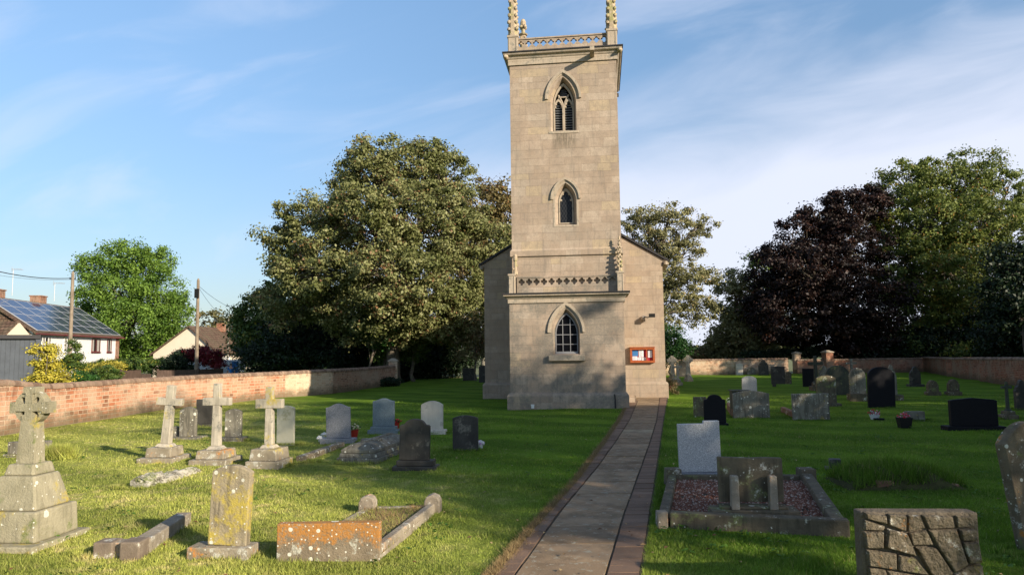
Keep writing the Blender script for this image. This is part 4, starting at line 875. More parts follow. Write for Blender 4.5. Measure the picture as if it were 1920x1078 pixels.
for (x, y, s_, lab, cl) in ((600, 828, .07, 'white ball of flowers left of the grey granite headstone', 'white'), (608, 820, .065, 'smaller white flower ball touching the grey granite headstone', 'white'), (901, 840, .085, 'lilac and white flower ball by the charcoal headstone', 'lilac')):
    p = G(x, y); o = tag(empty('flower_ball', tuple(p)), lab, 'flowers', 'flower pots on the graves'); posy(o, (0, 0, s_*1.0), s_, [M_fl[cl], M_fl['white']], 60, int(x), .022); mb = MB(); mb.lathe([(s_*.5, 0), (s_*.6, s_)], 8); mb.build('holder', M_white, o)
flower_pot('white pot of pink and white flowers on the shaded lawn', 1640, 786, 21, 22, M_white, [M_fl['red'], M_fl['pink'], M_fl['white']], .4, spread=1.0)
mb = MB(); p = G(1648, 787); mb.box(-.13, .13, -.06, .06, -.01, .05); o = mb.build('vase_block', S_black, None, .008); o.location = p; tag(o, 'small black vase block beside the white flower pot', 'block')
flower_pot('square black planter with a few pink flowers on the shaded lawn', 1696, 801, 22, 24, M_blackpot, [M_fl['pink'], M_fl['red']], .8, square=True, spread=.9)
flower_pot('pot of white flowers left of the wide grey headstone', 1369, 758, 17, 13, M_white, [M_fl['white'], M_stem, M_stem], .35, spread=1.2)
flower_pot('small terracotta pot at the foot of the far wall', 1391, 701, 8, 7, M_redwood, [M_fl['orange']], .6)

# ------------------------------------------------------------------ right side graves
hs('headstone', 'pale granite headstone with a stepped top, beside the path', 1275, 1352, 790, 897, 'step', S_light, .10, (1269, 1358, 13, .26), S_grey, side=R(-1))
# gravel plot
q = [Vector(G(*c_)) for c_ in ((1240, 990), (1592, 1003), (1512, 905), (1262, 905))]; gg = tag(empty('gravel_grave', tuple(q[0])), 'wide double grave with stone kerbs round reddish gravel', 'grave', 'kerbed graves')
Q = [x-q[0] for x in q]
kerb(gg, Q[0]+Vector((.12, .07, 0)), Q[1], .15, .17, S_brown); kerb(gg, Q[0]+Vector((.06, .14, 0)), Q[3], .12, .14, S_brown); kerb(gg, Q[1]+Vector((-.07, .1, 0)), Q[2], .15, .16, S_brown); kerb(gg, Q[3]+Vector((.1, .0, 0)), Q[2]+Vector((-.1, .0, 0)), .12, .12, S_brown)
for c_ in (Q[3], Q[2]): mb = MB(); mb.box(-.12, .12, -.12, .12, -.05, .22, None, (.92, .92)); o = mb.build('corner_block', S_brown, gg, .015); o.location = c_
mb = MB(); mb.box(-.06, .06, -.06, .06, -.05, .18); o = mb.build('corner_block', S_kerb, gg, .012); o.location = Q[0]+Vector((.02, .06, 0))
mb = MB(); I = [Q[0]+Vector((.08, .08, .05)), Q[1]+Vector((-.08, .08, .05)), Q[2]+Vector((-.05, -.05, .05)), Q[3]+Vector((.05, -.05, .05))]; mb.add(I, [(0, 1, 2, 3)]); mb.build('gravel_bed', M_soil, gg)
n = 9000; rg = np.random.default_rng(5); a, b_ = rg.random(n), rg.random(n); I = np.array([np.array(v)+np.array(q[0]) for v in I])
pp = (I[0]*(1-a)[:, None]+I[1]*a[:, None])*(1-b_)[:, None]+(I[3]*(1-a)[:, None]+I[2]*a[:, None])*b_[:, None]; pp[:, 2] += .012*rg.random(n)+.01*np.sin(pp[:, 0]*5)*np.sin(pp[:, 1]*4)
s = .010+.012*rg.random(n); rt = rg.random(n)*6.28; co = []
oc = np.array([(1, 0, 0), (0, 1, 0), (-1, 0, 0), (0, -1, 0)]); 
for kx in range(4):
    o1, o2 = oc[kx], oc[(kx+1) % 4]; T = np.stack([np.broadcast_to(o1, (n, 3)), np.broadcast_to(o2, (n, 3)), np.broadcast_to([0, 0, .8], (n, 3))], 1).astype(float)
    c1, s1 = np.cos(rt)[:, None], np.sin(rt)[:, None]; T = np.stack([T[..., 0]*c1-T[..., 1]*s1, T[..., 0]*s1+T[..., 1]*c1, T[..., 2]], -1); co.append(pp[:, None, :]+T*s[:, None, None])
gr = rg.random(n); tag(raw_mesh('gravel', np.stack(co, 1).reshape(-1, 3), 3, np.repeat(gr, 4), M_gravel), kind='stuff')
# stone with rear supports
p = G(1415, 966, 0.10); k = dep(p)/F_PX; sb = tag(empty('headstone', (p[0], p[1], 0), RZ), 'brown headstone seen from behind, propped by two upright stone posts on a long base', 'gravestone', GRP)
mb = MB(); mb.box(-80*k, 80*k, -.09, .22, .05, .17); mb.box(-62*k, 62*k, -.02, .19, .1701, .20); mb.build('base', S_brown, sb, .012)
mb = MB(); mb.prism([(-60*k, 0), (60*k, 0), (59*k, 82*k), (30*k, 83*k), (0, 82*k), (-61*k, 84*k)], .10, .18); o = mb.build('slab', S_brown, sb, .012); o.location.z = .23
for x in (-35, 35): mb = MB(); mb.box((x-7.5)*k, (x+7.5)*k, -.05, .06, .17, .17+62*k, None, (.9, .9)); mb.build('support_post', S_kerb, sb, .008)
# crazy-stone memorial, nearest the camera on the right
p = np.array([2.98, 5.35, -.17]); cz = tag(empty('headstone', tuple(p), R(-4)), 'chunky memorial of irregular rough stones like crazy paving, at the bottom right', 'gravestone', GRP)
s_ = 1/1519*420/F_PX*5.2; 
polys = [[(385, 670), (525, 692), (525, 745), (395, 708)], [(540, 680), (655, 690), (645, 790), (537, 748)], [(668, 688), (745, 690), (775, 770), (665, 795)], [(768, 688), (960, 698), (968, 768), (800, 775)], [(985, 690), (1075, 698), (1095, 722), (1095, 760), (990, 768)],
 [(382, 718), (512, 762), (502, 788), (382, 785)], [(378, 802), (500, 800), (490, 905), (380, 903)], [(530, 778), (652, 812), (700, 952), (505, 895)], [(672, 805), (782, 788), (822, 880), (690, 883)], [(800, 787), (976, 780), (1032, 1008), (945, 1058), (850, 895)],
 [(998, 780), (1092, 776), (1105, 805), (1100, 845), (1008, 848)], [(1012, 860), (1112, 860), (1128, 995), (1045, 998)], [(385, 918), (575, 942), (570, 1045), (392, 1020)], [(592, 950), (695, 968), (775, 1075), (582, 1048)], [(710, 900), (838, 905), (935, 1065), (860, 1120), (790, 1065)],
 [(390, 1034), (498, 1048), (520, 1120), (400, 1150)], [(945, 1075), (1040, 1015), (1130, 1018), (1135, 1130), (960, 1150)], [(515, 1055), (770, 1090), (780, 1180), (535, 1170)], [(795, 1085), (850, 1135), (935, 1085), (945, 1160), (800, 1200)],
 [(400, 1165), (520, 1135), (530, 1290), (405, 1290)], [(545, 1185), (780, 1195), (770, 1300), (545, 1300)], [(795, 1215), (950, 1170), (960, 1310), (790, 1310)], [(970, 1165), (1138, 1145), (1140, 1310), (975, 1310)]]
mb = MB(); ZT = 650; zb = lambda y: (1555-y)*s_
mb.box(-390*s_, 385*s_, .012, .15, -.1, 885*s_); mb.build('core', stone('dark_mortar', (.13, .105, .075), (.19, .155, .11), 8, bump=.03), cz, .015)
mb = MB(); rr = random.Random(11)
for P in polys+[[(400+i*150, 1325), (535+i*150, 1325), (535+i*150, 1560), (400+i*150, 1560)] for i in range(5)]:
    P = [((x-752)*s_, zb(y)) for x, y in P][::-1]; ar = sum(P[i][0]*P[(i+1) % len(P)][1]-P[(i+1) % len(P)][0]*P[i][1] for i in range(len(P))); P = P if ar > 0 else P[::-1]
    cx, cz_ = sum(q_[0] for q_ in P)/len(P), sum(q_[1] for q_ in P)/len(P); pr = rr.uniform(.01, .035); n = len(P)
    P = [(cx+(a-cx)*1.05, cz_+(b_-cz_)*1.05) for a, b_ in P]; Pi = [(cx+(a-cx)*.9, cz_+(b_-cz_)*.9) for a, b_ in P]
    vs = [(a, .05, b_) for a, b_ in P]+[(a, -pr*.2, b_) for a, b_ in P]+[(a, -pr-rr.uniform(0, .012), b_) for a, b_ in Pi]
    mb.add(vs, [(i, (i+1) % n, n+(i+1) % n, n+i) for i in range(n)]+[(n+i, n+(i+1) % n, 2*n+(i+1) % n, 2*n+i) for i in range(n)]+[tuple(2*n+i for i in range(n))])
mb.build('facing_stones', S_paving, cz, .006)
# leaning stone cut by the right edge
p = G(1926, 1032); k = dep(p)/F_PX; ln = tag(empty('headstone', (p[0], p[1], 0), R(14)), 'tall lichened brown headstone leaning left, cut off by the right edge', 'gravestone', GRP)
mb = MB(); P = topline('seg', .66, 1.2, .17); mb.prism([(a+.33, b_ if b_ > 0 else -.15) for a, b_ in P], 0, .12); o = mb.build('slab', S_leanb, ln, .012); o.rotation_euler = (R(-2), R(-7.5), 0)
# mound with block
p = Vector(G(1675, 905)); md = tag(empty('grave_mound', tuple(p), R(-4)), 'overgrown tussocky grave mound with broken stone edging on the right lawn', 'grave')
bm = bmesh.new(); bmesh.ops.create_grid(bm, x_segments=30, y_segments=16, size=1); rr = random.Random(4)
for v in bm.verts:
    x, y = v.co.x, v.co.y; e = max(0, 1-x*x)*max(0, 1-y*y); v.co = Vector((x*.85, y*.55, .27*e**.6*(1+.3*math.sin(x*9+y*4))+rr.uniform(-.012, .012)*e-.02))
me = bpy.data.meshes.new('mound'); bm.to_mesh(me); bm.free(); me.materials.append(plain('mound_soil', (.06, .06, .02), .95, .5, 9, .03)); o = bpy.data.objects.new('mound', me); C.objects.link(o); o.parent = md
mb = MB(); mb.box(-.55, .7, -.46, -.36, -.05, .07); mb.box(-.45, -.2, -.5, -.38, -.05, .12); mb.build('edging', S_rust, md, .02)
hs('footstone', 'small dark stone block left of the overgrown mound', 1556, 1576, 860, 880, 'flat', S_dark, .16, (1548, 1578, 4, .3), rz=R(-20))
hs('headstone', 'small brown headstone partly hidden behind the black one by the path', 1301, 1325, 744, 780, 'flat', S_brown, .1, None)
hs('headstone', 'shiny black headstone with rounded shoulders near the path', 1321, 1361, 740, 797, 'shoulder', S_black, .09, (1317, 1364, 4, .28), rise=9)
hs('headstone', 'white rock-faced headstone with a round top', 1392, 1419, 705, 737, 'round', S_light, .1, None, rise=7)
hs('headstone', 'wide grey streaked headstone with a shallow arched top and slate coping', 1376, 1442, 733, 782, 'seg', S_weath, .12, None, rise=5)
mb = MB(); p = G(1393, 781); k = dep(p)/F_PX; mb.box(-18*k, 18*k, .1, .6, 48*k-.02, 48*k+.01); mb.box(-16*k, 16*k, .15, .55, 0, 48*k-.021); o = mb.build('slate_tomb', S_slate, None, .01); o.location = p; o.rotation_euler.z = RZ; tag(o, 'dark slate-topped block standing behind the wide grey streaked headstone', 'tomb')
A = G(1366, 766); B = G(1377, 781); kk = tag(empty('kerb_strip', tuple(B)), 'brown kerb running back from the wide grey streaked headstone', 'kerb'); kerb(kk, Vector((0, 0, 0)), Vector(A)-Vector(B), .12, .2, S_rust)
hs('headstone', 'wide square grey headstone with a tan patch, before the taller brown stone', 1488, 1554, 738, 786, 'flat', S_weath, .13, None, side=R(-.6))
A = G(1468, 772); B = G(1492, 783); kk = tag(empty('kerb_strip', tuple(B)), 'red-brown kerb leading to the wide square grey headstone', 'kerb'); kerb(kk, Vector((0, 0, 0)), Vector(A)-Vector(B), .14, .16, S_rust)
hs('headstone', 'tall brown-grey headstone with clipped shoulders behind the wide square one', 1533, 1568, 704, 760, 'seg', S_brown, .11, (1530, 1574, 4, .4), rise=5)
hs('headstone', 'dark rectangular headstone left of the shaded stone cross', 1506, 1531, 691, 725, 'flat', S_black, .1, None)
grave_cross('shaded stone cross among the dark headstones on the right', 1517, 1545, 669, 731, 683, 6, 7, [(26, 8), (16, 8)], mat=S_slate, smat=S_brown)
hs('headstone', 'grey headstone spattered with white lichen beside the shaded cross', 1536, 1557, 685, 722, 'peak', S_weath, .1, None, rise=8)
hs('headstone', 'big greenish round-topped headstone in the shade', 1551, 1593, 685, 741, 'round', S_slate, .12, None, rise=18)
grave_cross('thin stone cross in front of the dark trees, right of centre', 1588, 1608, 674, 716, 682, 4, 5, [(14, 5)], mat=S_weath, smat=S_brown)
hs('headstone', 'pale streaked round-topped headstone on a brown base', 1595, 1624, 690, 750, 'round', S_weath, .11, (1592, 1628, 12, .4), S_brown, rise=16)
hs('headstone', 'broad near-black round-topped headstone leaning right', 1629, 1677, 688, 764, 'round', S_black, .12, None, rise=17, side=R(1.5))
hs('headstone', 'narrow pointed stone peering from behind the near-black round-topped one', 1664, 1682, 684, 749, 'knob', S_weath, .12, (1660, 1690, 9, .4), S_brown)
hs('headstone', 'dark pointed stone deep in the shade under the trees', 1707, 1726, 687, 724, 'knob', S_dark, .15, (1703, 1730, 4, .4))
hs('headstone', 'small rocky lichened stone, left of the pair before the red wall', 1740, 1759, 713, 740, 'lobed', S_brown, .2, (1737, 1761, 6, .35), side=R(-3))
hs('headstone', 'small rocky lichened stone, right of the pair before the red wall', 1778, 1797, 711, 740, 'lobed', S_brown, .2, (1775, 1800, 6, .35), side=R(3))
hs('headstone', 'very wide black granite headstone with a peaked top', 1785, 1868, 746, 806, 'peak', S_black, .13, (1774, 1876, 8, .4), rise=5)
grave_cross('small shaded stone cross on a stepped base near the right edge', 1881, 1901, 718, 784, 728, 5, 6, [(30, 8), (22, 8)], mat=S_slate, smat=S_brown)
hs('headstone', 'dark pointed stone cut off by the right edge beyond the small cross', 1905, 1930, 712, 766, 'knob', S_dark, .14, None)
hs('footstone', 'low grey tablet stone behind the black planter', 1700, 1731, 771, 787, 'flat', S_weath, .2, None)
# far row
hs('headstone', 'rusty brown tablet against the far sunlit wall', 1380, 1392, 682, 702, 'flat', S_cream, .5, None)
hs('headstone', 'small round lichened stone before the far wall', 1401, 1417, 688, 702, 'lobed', S_weath, .12, None)
hs('headstone', 'dark gothic-topped headstone silhouetted on the far wall', 1423, 1441, 674, 703, 'knob', S_dark, .12, None)
hs('headstone', 'dark rectangular headstone standing on two short feet', 1447, 1472, 687, 724, 'flat', S_dark, .11, (1449, 1455, 4, .15))
hs('headstone', 'small plain grey-brown stone right of the dark rectangular one', 1473, 1484, 697, 719, 'seg', S_brown, .1, None, rise=2)
hs('headstone', 'dark brown tablet between the wheel crosses near the church', 1273, 1287, 676, 706, 'flat', S_dark, .1, None)
def small_wheel(label, x0, x1, yt, yb, ay):
    p = G((x0+x1)/2, yb); k = dep(p)/F_PX; root = tag(empty('grave_cross', tuple(p), RZ), label, 'grave cross', 'stone crosses in the churchyard'); H = (yb-yt)*k; Z = (yb-ay)*k; aw = (x1-x0)/2*k
    mb = MB(); mb.lathe([(.32, -.05), (.30, .12), (.22, .30), (.14, .46)], 8, (0, 0, 0), .5); mb.build('base', S_step, root, .02)
    mb = MB(); cross(mb, .44, H, Z, .10, aw, .14, .10, taper=.7)
    for i in range(20):
        a0, a1 = 2*math.pi*i/20, 2*math.pi*(i+1)/20; q = lambda r_, a: (r_*math.cos(a), Z+r_*math.sin(a)); mb.prism([q(aw*.55, a0), q(aw*.82, a0), q(aw*.82, a1), q(aw*.55, a1)], -.05, .05)
    mb.build('cross', S_cross, root, .01)
small_wheel('wheel cross closest to the church corner', 1252, 1271, 667, 715, 676)
small_wheel('wheel cross standing a little right of the plain cross beside the church', 1282, 1300, 666, 715, 675)
grave_cross('plain pale cross between the two wheel crosses near the church', 1262, 1280, 680, 722, 689, 4, 5, [(20, 6), (13, 6)])
# left of the church, in the shade
hs('headstone', 'brown headstone in deep shade left of the church, with a tree stump beside it', 868, 890, 690, 713, 'flat', S_dark, .12, None)
hs('headstone', 'very dark headstone beside the left nave wall', 898, 915, 685, 716, 'seg', S_dark, .12, None)
p = G(858, 706); mb = MB(); mb.lathe([(.24, -.2), (.26, .3), (.36, .75), (.40, .85), (.1, .9)], 9); o = mb.build('urn_stump', S_brown); o.location = p; tag(o, 'pale brown flared stone urn in the shade left of the church', 'urn')
p = G(608, 712); ob_ = tag(empty('pedestal_monument', (p[0]-.2, p[1]+6, 0), 0), 'grey stone pedestal monument half lost in the dark trees on the left', 'monument')
mb = MB(); mb.box(-.55, .55, -.5, .5, -.4, .9, None, (.85, .85)); mb.build('plinth', S_weath, ob_, .03); mb = MB(); mb.box(-.35, .35, -.35, .35, .9, 2.0); mb.box(-.42, .42, -.42, .42, 2.0, 2.12); mb.build('shaft', S_weath, ob_, .02); mb = MB(); mb.lathe([(.12, 2.12), (.28, 2.3), (.3, 2.5), (.12, 2.7)], 10); mb.build('urn', S_weath, ob_)
# ------------------------------------------------------------------ houses and street on the left
def LB(x, y, Y): return AT(x, y, Y)
M_tile = None
b = NB('roof_tiles'); uv = b.tc.outputs['UV']; br = b.n('ShaderNodeTexBrick', {'Vector': uv, 'Color1': (.10, .062, .045), 'Color2': (.17, .11, .08), 'Mortar': (.03, .02, .015), 'Scale': 1., 'Mortar Size': .02, 'Brick Width': .28, 'Row Height': .25}); M_tile = b.fin(b.mix(b.mapr(b.noise(1.3, 4, .6, b.tc.outputs['Object']), .4, .65, 0, .5), br.outputs[0], (.13, .11, .07)), .9, b.bump(br.outputs['Fac'], .02, .8), .1)
b = NB('solar_cells'); uv = b.tc.outputs['UV']; br = b.n('ShaderNodeTexBrick', {'Vector': uv, 'Color1': (.012, .016, .05), 'Color2': (.018, .022, .062), 'Mortar': (.09, .10, .14), 'Scale': 1., 'Mortar Size': .012, 'Brick Width': .19, 'Row Height': .19}, offset=0); M_solar = b.fin(br.outputs[0], .12, None, .6)
M_alu = plain('aluminium_rail', (.45, .46, .47), .45, .05, metal=.3)
M_render = plain('white_render', (.70, .69, .65), .9, .05, 2, .004); M_creamr = plain('cream_render', (.62, .54, .42), .9, .05, 2, .004)
M_maroon = plain('maroon_frame', (.12, .02, .018), .5, .1); M_curtain = plain('curtain', (.35, .32, .28), .9, .2)
# the solar-roofed house, long side towards the churchyard
A = Vector((-40.5, 60, 0)); B = Vector((-42.9, 77.5, 0)); ax = (B-A).normalized(); L_ = (B-A).length; az = math.atan2(ax.y, ax.x)
hh = tag(empty('house', (A.x, A.y, -.5), az), 'white rendered house whose brown tiled roof is covered with solar panels', 'house')
e = 4.75; rs = 2.95; dx = 4.3   # local x along the front, +y away from the lawn
mb = MB(); mb.box(0, L_-.9, 0, 8.4, 0, e); mb.build('wall', M_render, hh)
mb = MB(); mb.box(L_-.899, L_, -.02, 8.42, 0, e); mb.build('brick_end', M_brickd, hh); mb = MB()
mb.add([(-.01, 0, e-.3), (-.01, 8.4, e-.3), (-.01, dx, e+rs-.1), (.25, 0, e-.3), (.25, 8.4, e-.3), (.25, dx, e+rs-.1)], [(0, 2, 1), (3, 4, 5), (0, 3, 5, 2), (1, 2, 5, 4)]); mb.build('gable', M_tile, hh); mb = MB()
mb.add([(L_-.25, 0, e-.3), (L_-.25, 8.4, e-.3), (L_-.25, dx, e+rs-.1), (L_+.01, 0, e-.3), (L_+.01, 8.4, e-.3), (L_+.01, dx, e+rs-.1)], [(0, 2, 1), (3, 4, 5), (0, 3, 5, 2), (1, 2, 5, 4)]); mb.build('gable', M_brickd, hh)
mb = MB(); sl = math.hypot(dx+.35, rs+.24); an = math.atan2(rs, dx)
Mr = Matrix.Translation((0, dx, e+rs)) @ Matrix.Rotation(an, 4, 'X'); mb.box(-.3, L_+.3, -sl, 0, -.05, .06, Mr)
Mr2 = Matrix.Translation((0, dx, e+rs)) @ Matrix.Rotation(-an, 4, 'X'); mb.box(-.3, L_+.3, 0, sl, -.05, .06, Mr2); mb.box(-.3, L_+.3, dx-.12, dx+.12, e+rs+.02, e+rs+.12); rfh = mb.build('roof', M_tile, hh)
mb = MB(); mb.box(-.3, L_+.3, -.46, -.34, e-.30, e-.18); mb.box(-.1, L_+.1, -.34, -.01, e-.22, e-.16); mb.build('gutter', M_maroon, hh)
n1, n2 = 8, 4; px_, pw = .35, (L_-.5)/n1; ph = (sl-.55)/n2
for i in range(n1):
    for j in range(n2):
        mb = MB(); x = px_+i*pw; y0 = -sl+.35+j*ph; mb.box(x+.03, x+pw-.03, y0+.03, y0+ph-.03, .12, .155, Mr); o = mb.build('solar_panel', M_solar, rfh)
        l = o.data.uv_layers[0]; inv = Mr.inverted(); l.data.foreach_set('uv', [c_ for lo in o.data.loops for c_ in (inv @ o.data.vertices[lo.vertex_index].co)[:2]])
mb = MB()
for i in range(n1+1): mb.box(px_+i*pw-.035, px_+i*pw+.035, -sl+.33, -sl+.37+n2*ph, .10, .165, Mr)
for j in range(n2+1): y = -sl+.35+j*ph; mb.box(px_-.03, px_+n1*pw+.03, y-.035, y+.035, .102, .163, Mr)
mb.build('panel_rails', M_alu, rfh)
for x in (3.0, L_*.52+1): mb = MB(); mb.box(x-.55, x+.55, dx-.1, dx+.9, e+rs-.6, e+rs+.75); mb.box(x-.62, x+.62, dx-.17, dx+.97, e+rs+.75, e+rs+.85); mb.build('chimney', M_brickd, rfh)
def win(parent, x, w_, z0, z1, fm, panes=3, sill=True, gb=True):
    wn_ = MB(); t = .07
    wn_.box(x, x+w_, -.06, .02, z0, z0+t); wn_.box(x, x+w_, -.06, .02, z1-t, z1)
    for i in range(panes+1): xx = x+(w_-t)*i/panes; wn_.box(xx, xx+t, -.0595, .02, z0+t, z1-t)
    if gb: wn_.box(x+t, x+w_-t, -.05, .01, z0+(z1-z0)*.6, z0+(z1-z0)*.6+.04)
    if sill: wn_.box(x-.08, x+w_+.08, -.14, .02, z0-.09, z0-.001)
    f = wn_.build('window', fm, parent); g = MB(); g.box(x+t*.5, x+w_-t*.5, -.03, -.0, z0+t*.5, z1-t*.5); g.build('pane', M_glass, f)
    g = MB(); g.box(x+t, x+t+w_*.22, -.035, -.031, z0+t, z1-t); g.box(x+w_*.62, x+w_*.9, -.035, -.031, z0+t, z1-t); g.build('curtain', M_curtain, f)
zt = 4.35; z_ = 3.0
win(hh, 1.4, 1.6, z_, zt, M_white, 3); win(hh, 5.3, 2.3, z_, zt, M_white, 4); win(hh, 11.0, 1.9, z_, zt, M_maroon, 2, gb=False); win(hh, 14.6, 1.05, z_, zt, M_maroon, 1, gb=False)
for x0, x1, zz in ((10.2, 12.6, .0), (13.4, 18.5, .1)): mb = MB(); mb.box(x0, x1, -2.2, -.01, 1.55+zz, 1.68+zz); mb.box(x0+.1, x1-.1, -2.1, -.02, 0, 1.55+zz); mb.build('porch_roof', M_lead, hh)
def aerial(label, px, py, Y, mastpx, n, ln, flip=1):
    p = AT(px, py, Y); k = Y/F_PX; h = mastpx*k; root = tag(empty('tv_aerial', (p[0], p[1], p[2]-h)), label, 'aerial', 'television aerials on the chimneys'); mb = MB(); mb.tube([(0, 0, 0), (0, 0, h)], .03, 6); mb.build('mast', M_alu, root)
    mb = MB(); mb.tube([(-.1*flip, 0, h), (ln*flip, 0, h-.05)], .018, 5)
    for i in range(n): x = ln*flip*i/n; mb.tube([(x, -.28, h), (x, .28, h)], .012, 4)
    mb.tube([(-.12*flip, 0, h-.25), (-.12*flip, 0, h+.25)], .02, 4); mb.build('antenna', M_alu, root)
aerial('tall television aerial mast left on the solar-roofed house', 25, 505, 64, 50, 6, .9); aerial('shorter television aerial standing over the middle chimney', 103, 531, 70, 34, 6, 1.0)
# low tiled building in front of it
gr_ = tag(empty('outbuilding', (-32.7, 46, -.5), R(-4)), 'low brown tiled outbuilding with a cream gable, left of the solar-roofed house', 'building')
mb = MB(); mb.box(-9, -.26, 0, 2.0, 0, 3.9); mb.build('wall', M_creamr, gr_); mb = MB(); mb.prism([(0, 0), (2.0, 0), (2.0, 3.95), (1.0, 4.8), (0, 3.95)], 0, .25, Matrix.Rotation(R(90), 4, 'Z')); mb.build('gable', M_creamr, gr_)
mb = MB(); an2 = math.atan2(.85, 1.0)
for s in (1, -1):
    M_ = Matrix.Translation((0, 1.0, 4.88)) @ Matrix.Rotation(an2*s, 4, 'X'); mb.box(-9.2, -.1, -1.5 if s > 0 else 0, 0 if s > 0 else 1.5, -.04, .06, M_)
mb.build('roof', M_tile, gr_)
# grey timber shed
sd_ = tag(empty('timber_shed', (-19.75, 29.6, -.5), R(33)), 'dark grey vertical-boarded timber shed with a flat roof at the left edge', 'shed')
M_greyw = plain('grey_boards', (.075, .085, .10), .8, .2, 3, .004)
mb = MB(); mb.box(-6, 0, 0, 5, 0, 3.28); 
for i in range(38): x = -6+i*.158; mb.box(x+.008, x+.15, -.02, -.001, .05, 3.27-.0)
mb.build('boarded_wall', M_greyw, sd_); mb = MB(); mb.box(-6.1, .08, -.16, 5.1, 3.28, 3.44); mb.build('roof', M_lead, sd_); mb = MB(); mb.box(-.10, .10, -.10, .02, 0, 3.279); mb.build('corner_post', M_greyw, sd_, .01)
# cream gabled bungalow
cb = tag(empty('bungalow', (-37.9, 84, -1.0), R(-2)), 'cream gabled bungalow with a dark tiled roof behind the red maple', 'house')
mb = MB(); mb.prism([(-4.6, 0), (2.7, 0), (2.7, 3.7), (-.3, 6.4), (-4.6, 3.3)], 0, 11); mb.build('wall', M_creamr, cb)
rf = MB()
for P in ([(-.35, 6.38), (3.2, 3.2), (3.25, 3.35), (-.3, 6.56)], [(-4.9, 3.05), (-.3, 6.4), (-.3, 6.56), (-4.95, 3.2)]): rf.prism(P, -.3, 11.4)
rf = rf.build('roof', M_tile, cb); mb = MB(); mb.box(-.3, .5, 7, 7.9, 6, 7.1); mb.build('chimney', M_brickd, rf)
mb = MB(); mb.box(2.71, 3.0, .1, 1.0, 0, 3.2); mb.build('post', M_maroon, cb); mb = MB(); mb.box(-1.8, 0, -.05, -.002, 2.2, 2.9); mb.build('window', M_glass, cb); mb = MB(); mb.box(2.705, 2.76, 2.2, 4.2, 1.6, 2.9); mb.build('window', M_white, cb)
# poles and wires
def pole(label, px, ytop, Y, r0=.13, extra=None):
    t = AT(px, ytop, Y); root = tag(empty('utility_pole', (t[0], t[1], -.5)), label, 'utility pole', 'wooden poles beyond the wall'); mb = MB(); h = t[2]+.5; mb.tube([(.04, 0, -.3), (.02, 0, h*.5), (0, 0, h-.15), (0, 0, h)], [r0*1.15, r0, r0*.8, r0*.35], 9); mb.build('post', stone('pole_wood_'+str(px), (.20, .155, .11), (.30, .24, .18), 3, streak=.4, bump=.004), root)
    mb = MB()
    if extra == 'box': mb.box(-.17, .12, -.2, -.1, h-1.4, h-.75)
    else:
        mb.tube([(-.25, 0, h-.55), (.25, 0, h-.55)], .02, 5)
        for s in (-.2, .2): mb.tube([(s, 0, h-.55), (s, 0, h-.42)], .03, 6)
    mb.build('fittings', M_blackpot, root); return t
t1 = pole('wooden utility pole in front of the solar-roofed house', 137, 509, 52)
t2 = pole('wooden utility pole with a black box near its top, before the red maple', 372, 522, 50, .12, 'box')
def wire(label, a, b_, sag, r_=.016, name='overhead_wire'):
    a, b_ = Vector(a), Vector(b_); mb = MB(); mb.tube([a.lerp(b_, i/14)-Vector((0, 0, sag*4*(i/14)*(1-i/14))) for i in range(15)], r_, 4); tag(mb.build(name, M_blackpot), label, 'wire', 'overhead wires')
wire('thick overhead cable running from the left edge to the first pole', AT(-60, 493, 46), (t1[0], t1[1], t1[2]-.5), .35, .035)
wire('thin overhead wire below the thick cable at the left', AT(-60, 505, 46), (t1[0], t1[1], t1[2]-.6), .25, .012)
wire('short overhead wire between the first pole and the green ash tree', (t1[0], t1[1], t1[2]-.5), AT(190, 530, 62), .3, .022)
wire('thin wire falling right from the second pole to the street lamp', (t2[0], t2[1], t2[2]-.5), AT(468, 583, 66), .5, .012); wire('thin wire falling steeply right from the second pole', (t2[0], t2[1], t2[2]-.6), AT(428, 598, 72), .4, .010)
# street lamp pole
t = AT(467, 588, 66); sl_ = tag(empty('street_lamp', (t[0], t[1], -.6)), 'dark street lamp pole with a sideways arm before the dark trees', 'street lamp'); h = t[2]+.6
mb = MB(); mb.tube([(0, 0, 0), (0, 0, h)], [.09, .07], 8); mb.build('post', M_barkp, sl_); mb = MB(); mb.tube([(0, 0, h-.2), (-1.2, 0, h-.05), (-2.4, 0, h)], .035, 6); mb.tube([(0, 0, h-2.0), (.6, 0, h-1.9), (1.0, 0, h-1.9)], .03, 5); mb.build('arm', M_barkp, sl_); mb = MB(); mb.box(1.0, 1.45, -.1, .1, h-1.96, h-1.86); mb.build('lamp_head', M_white, sl_)
t = AT(429, 598, 80); mb = MB(); mb.tube([(t[0], t[1], -.5), (t[0], t[1], t[2])], .08, 7); tag(mb.build('utility_pole', M_barkp), 'distant pole rising behind the bungalow roof', 'utility pole', 'wooden poles beyond the wall')
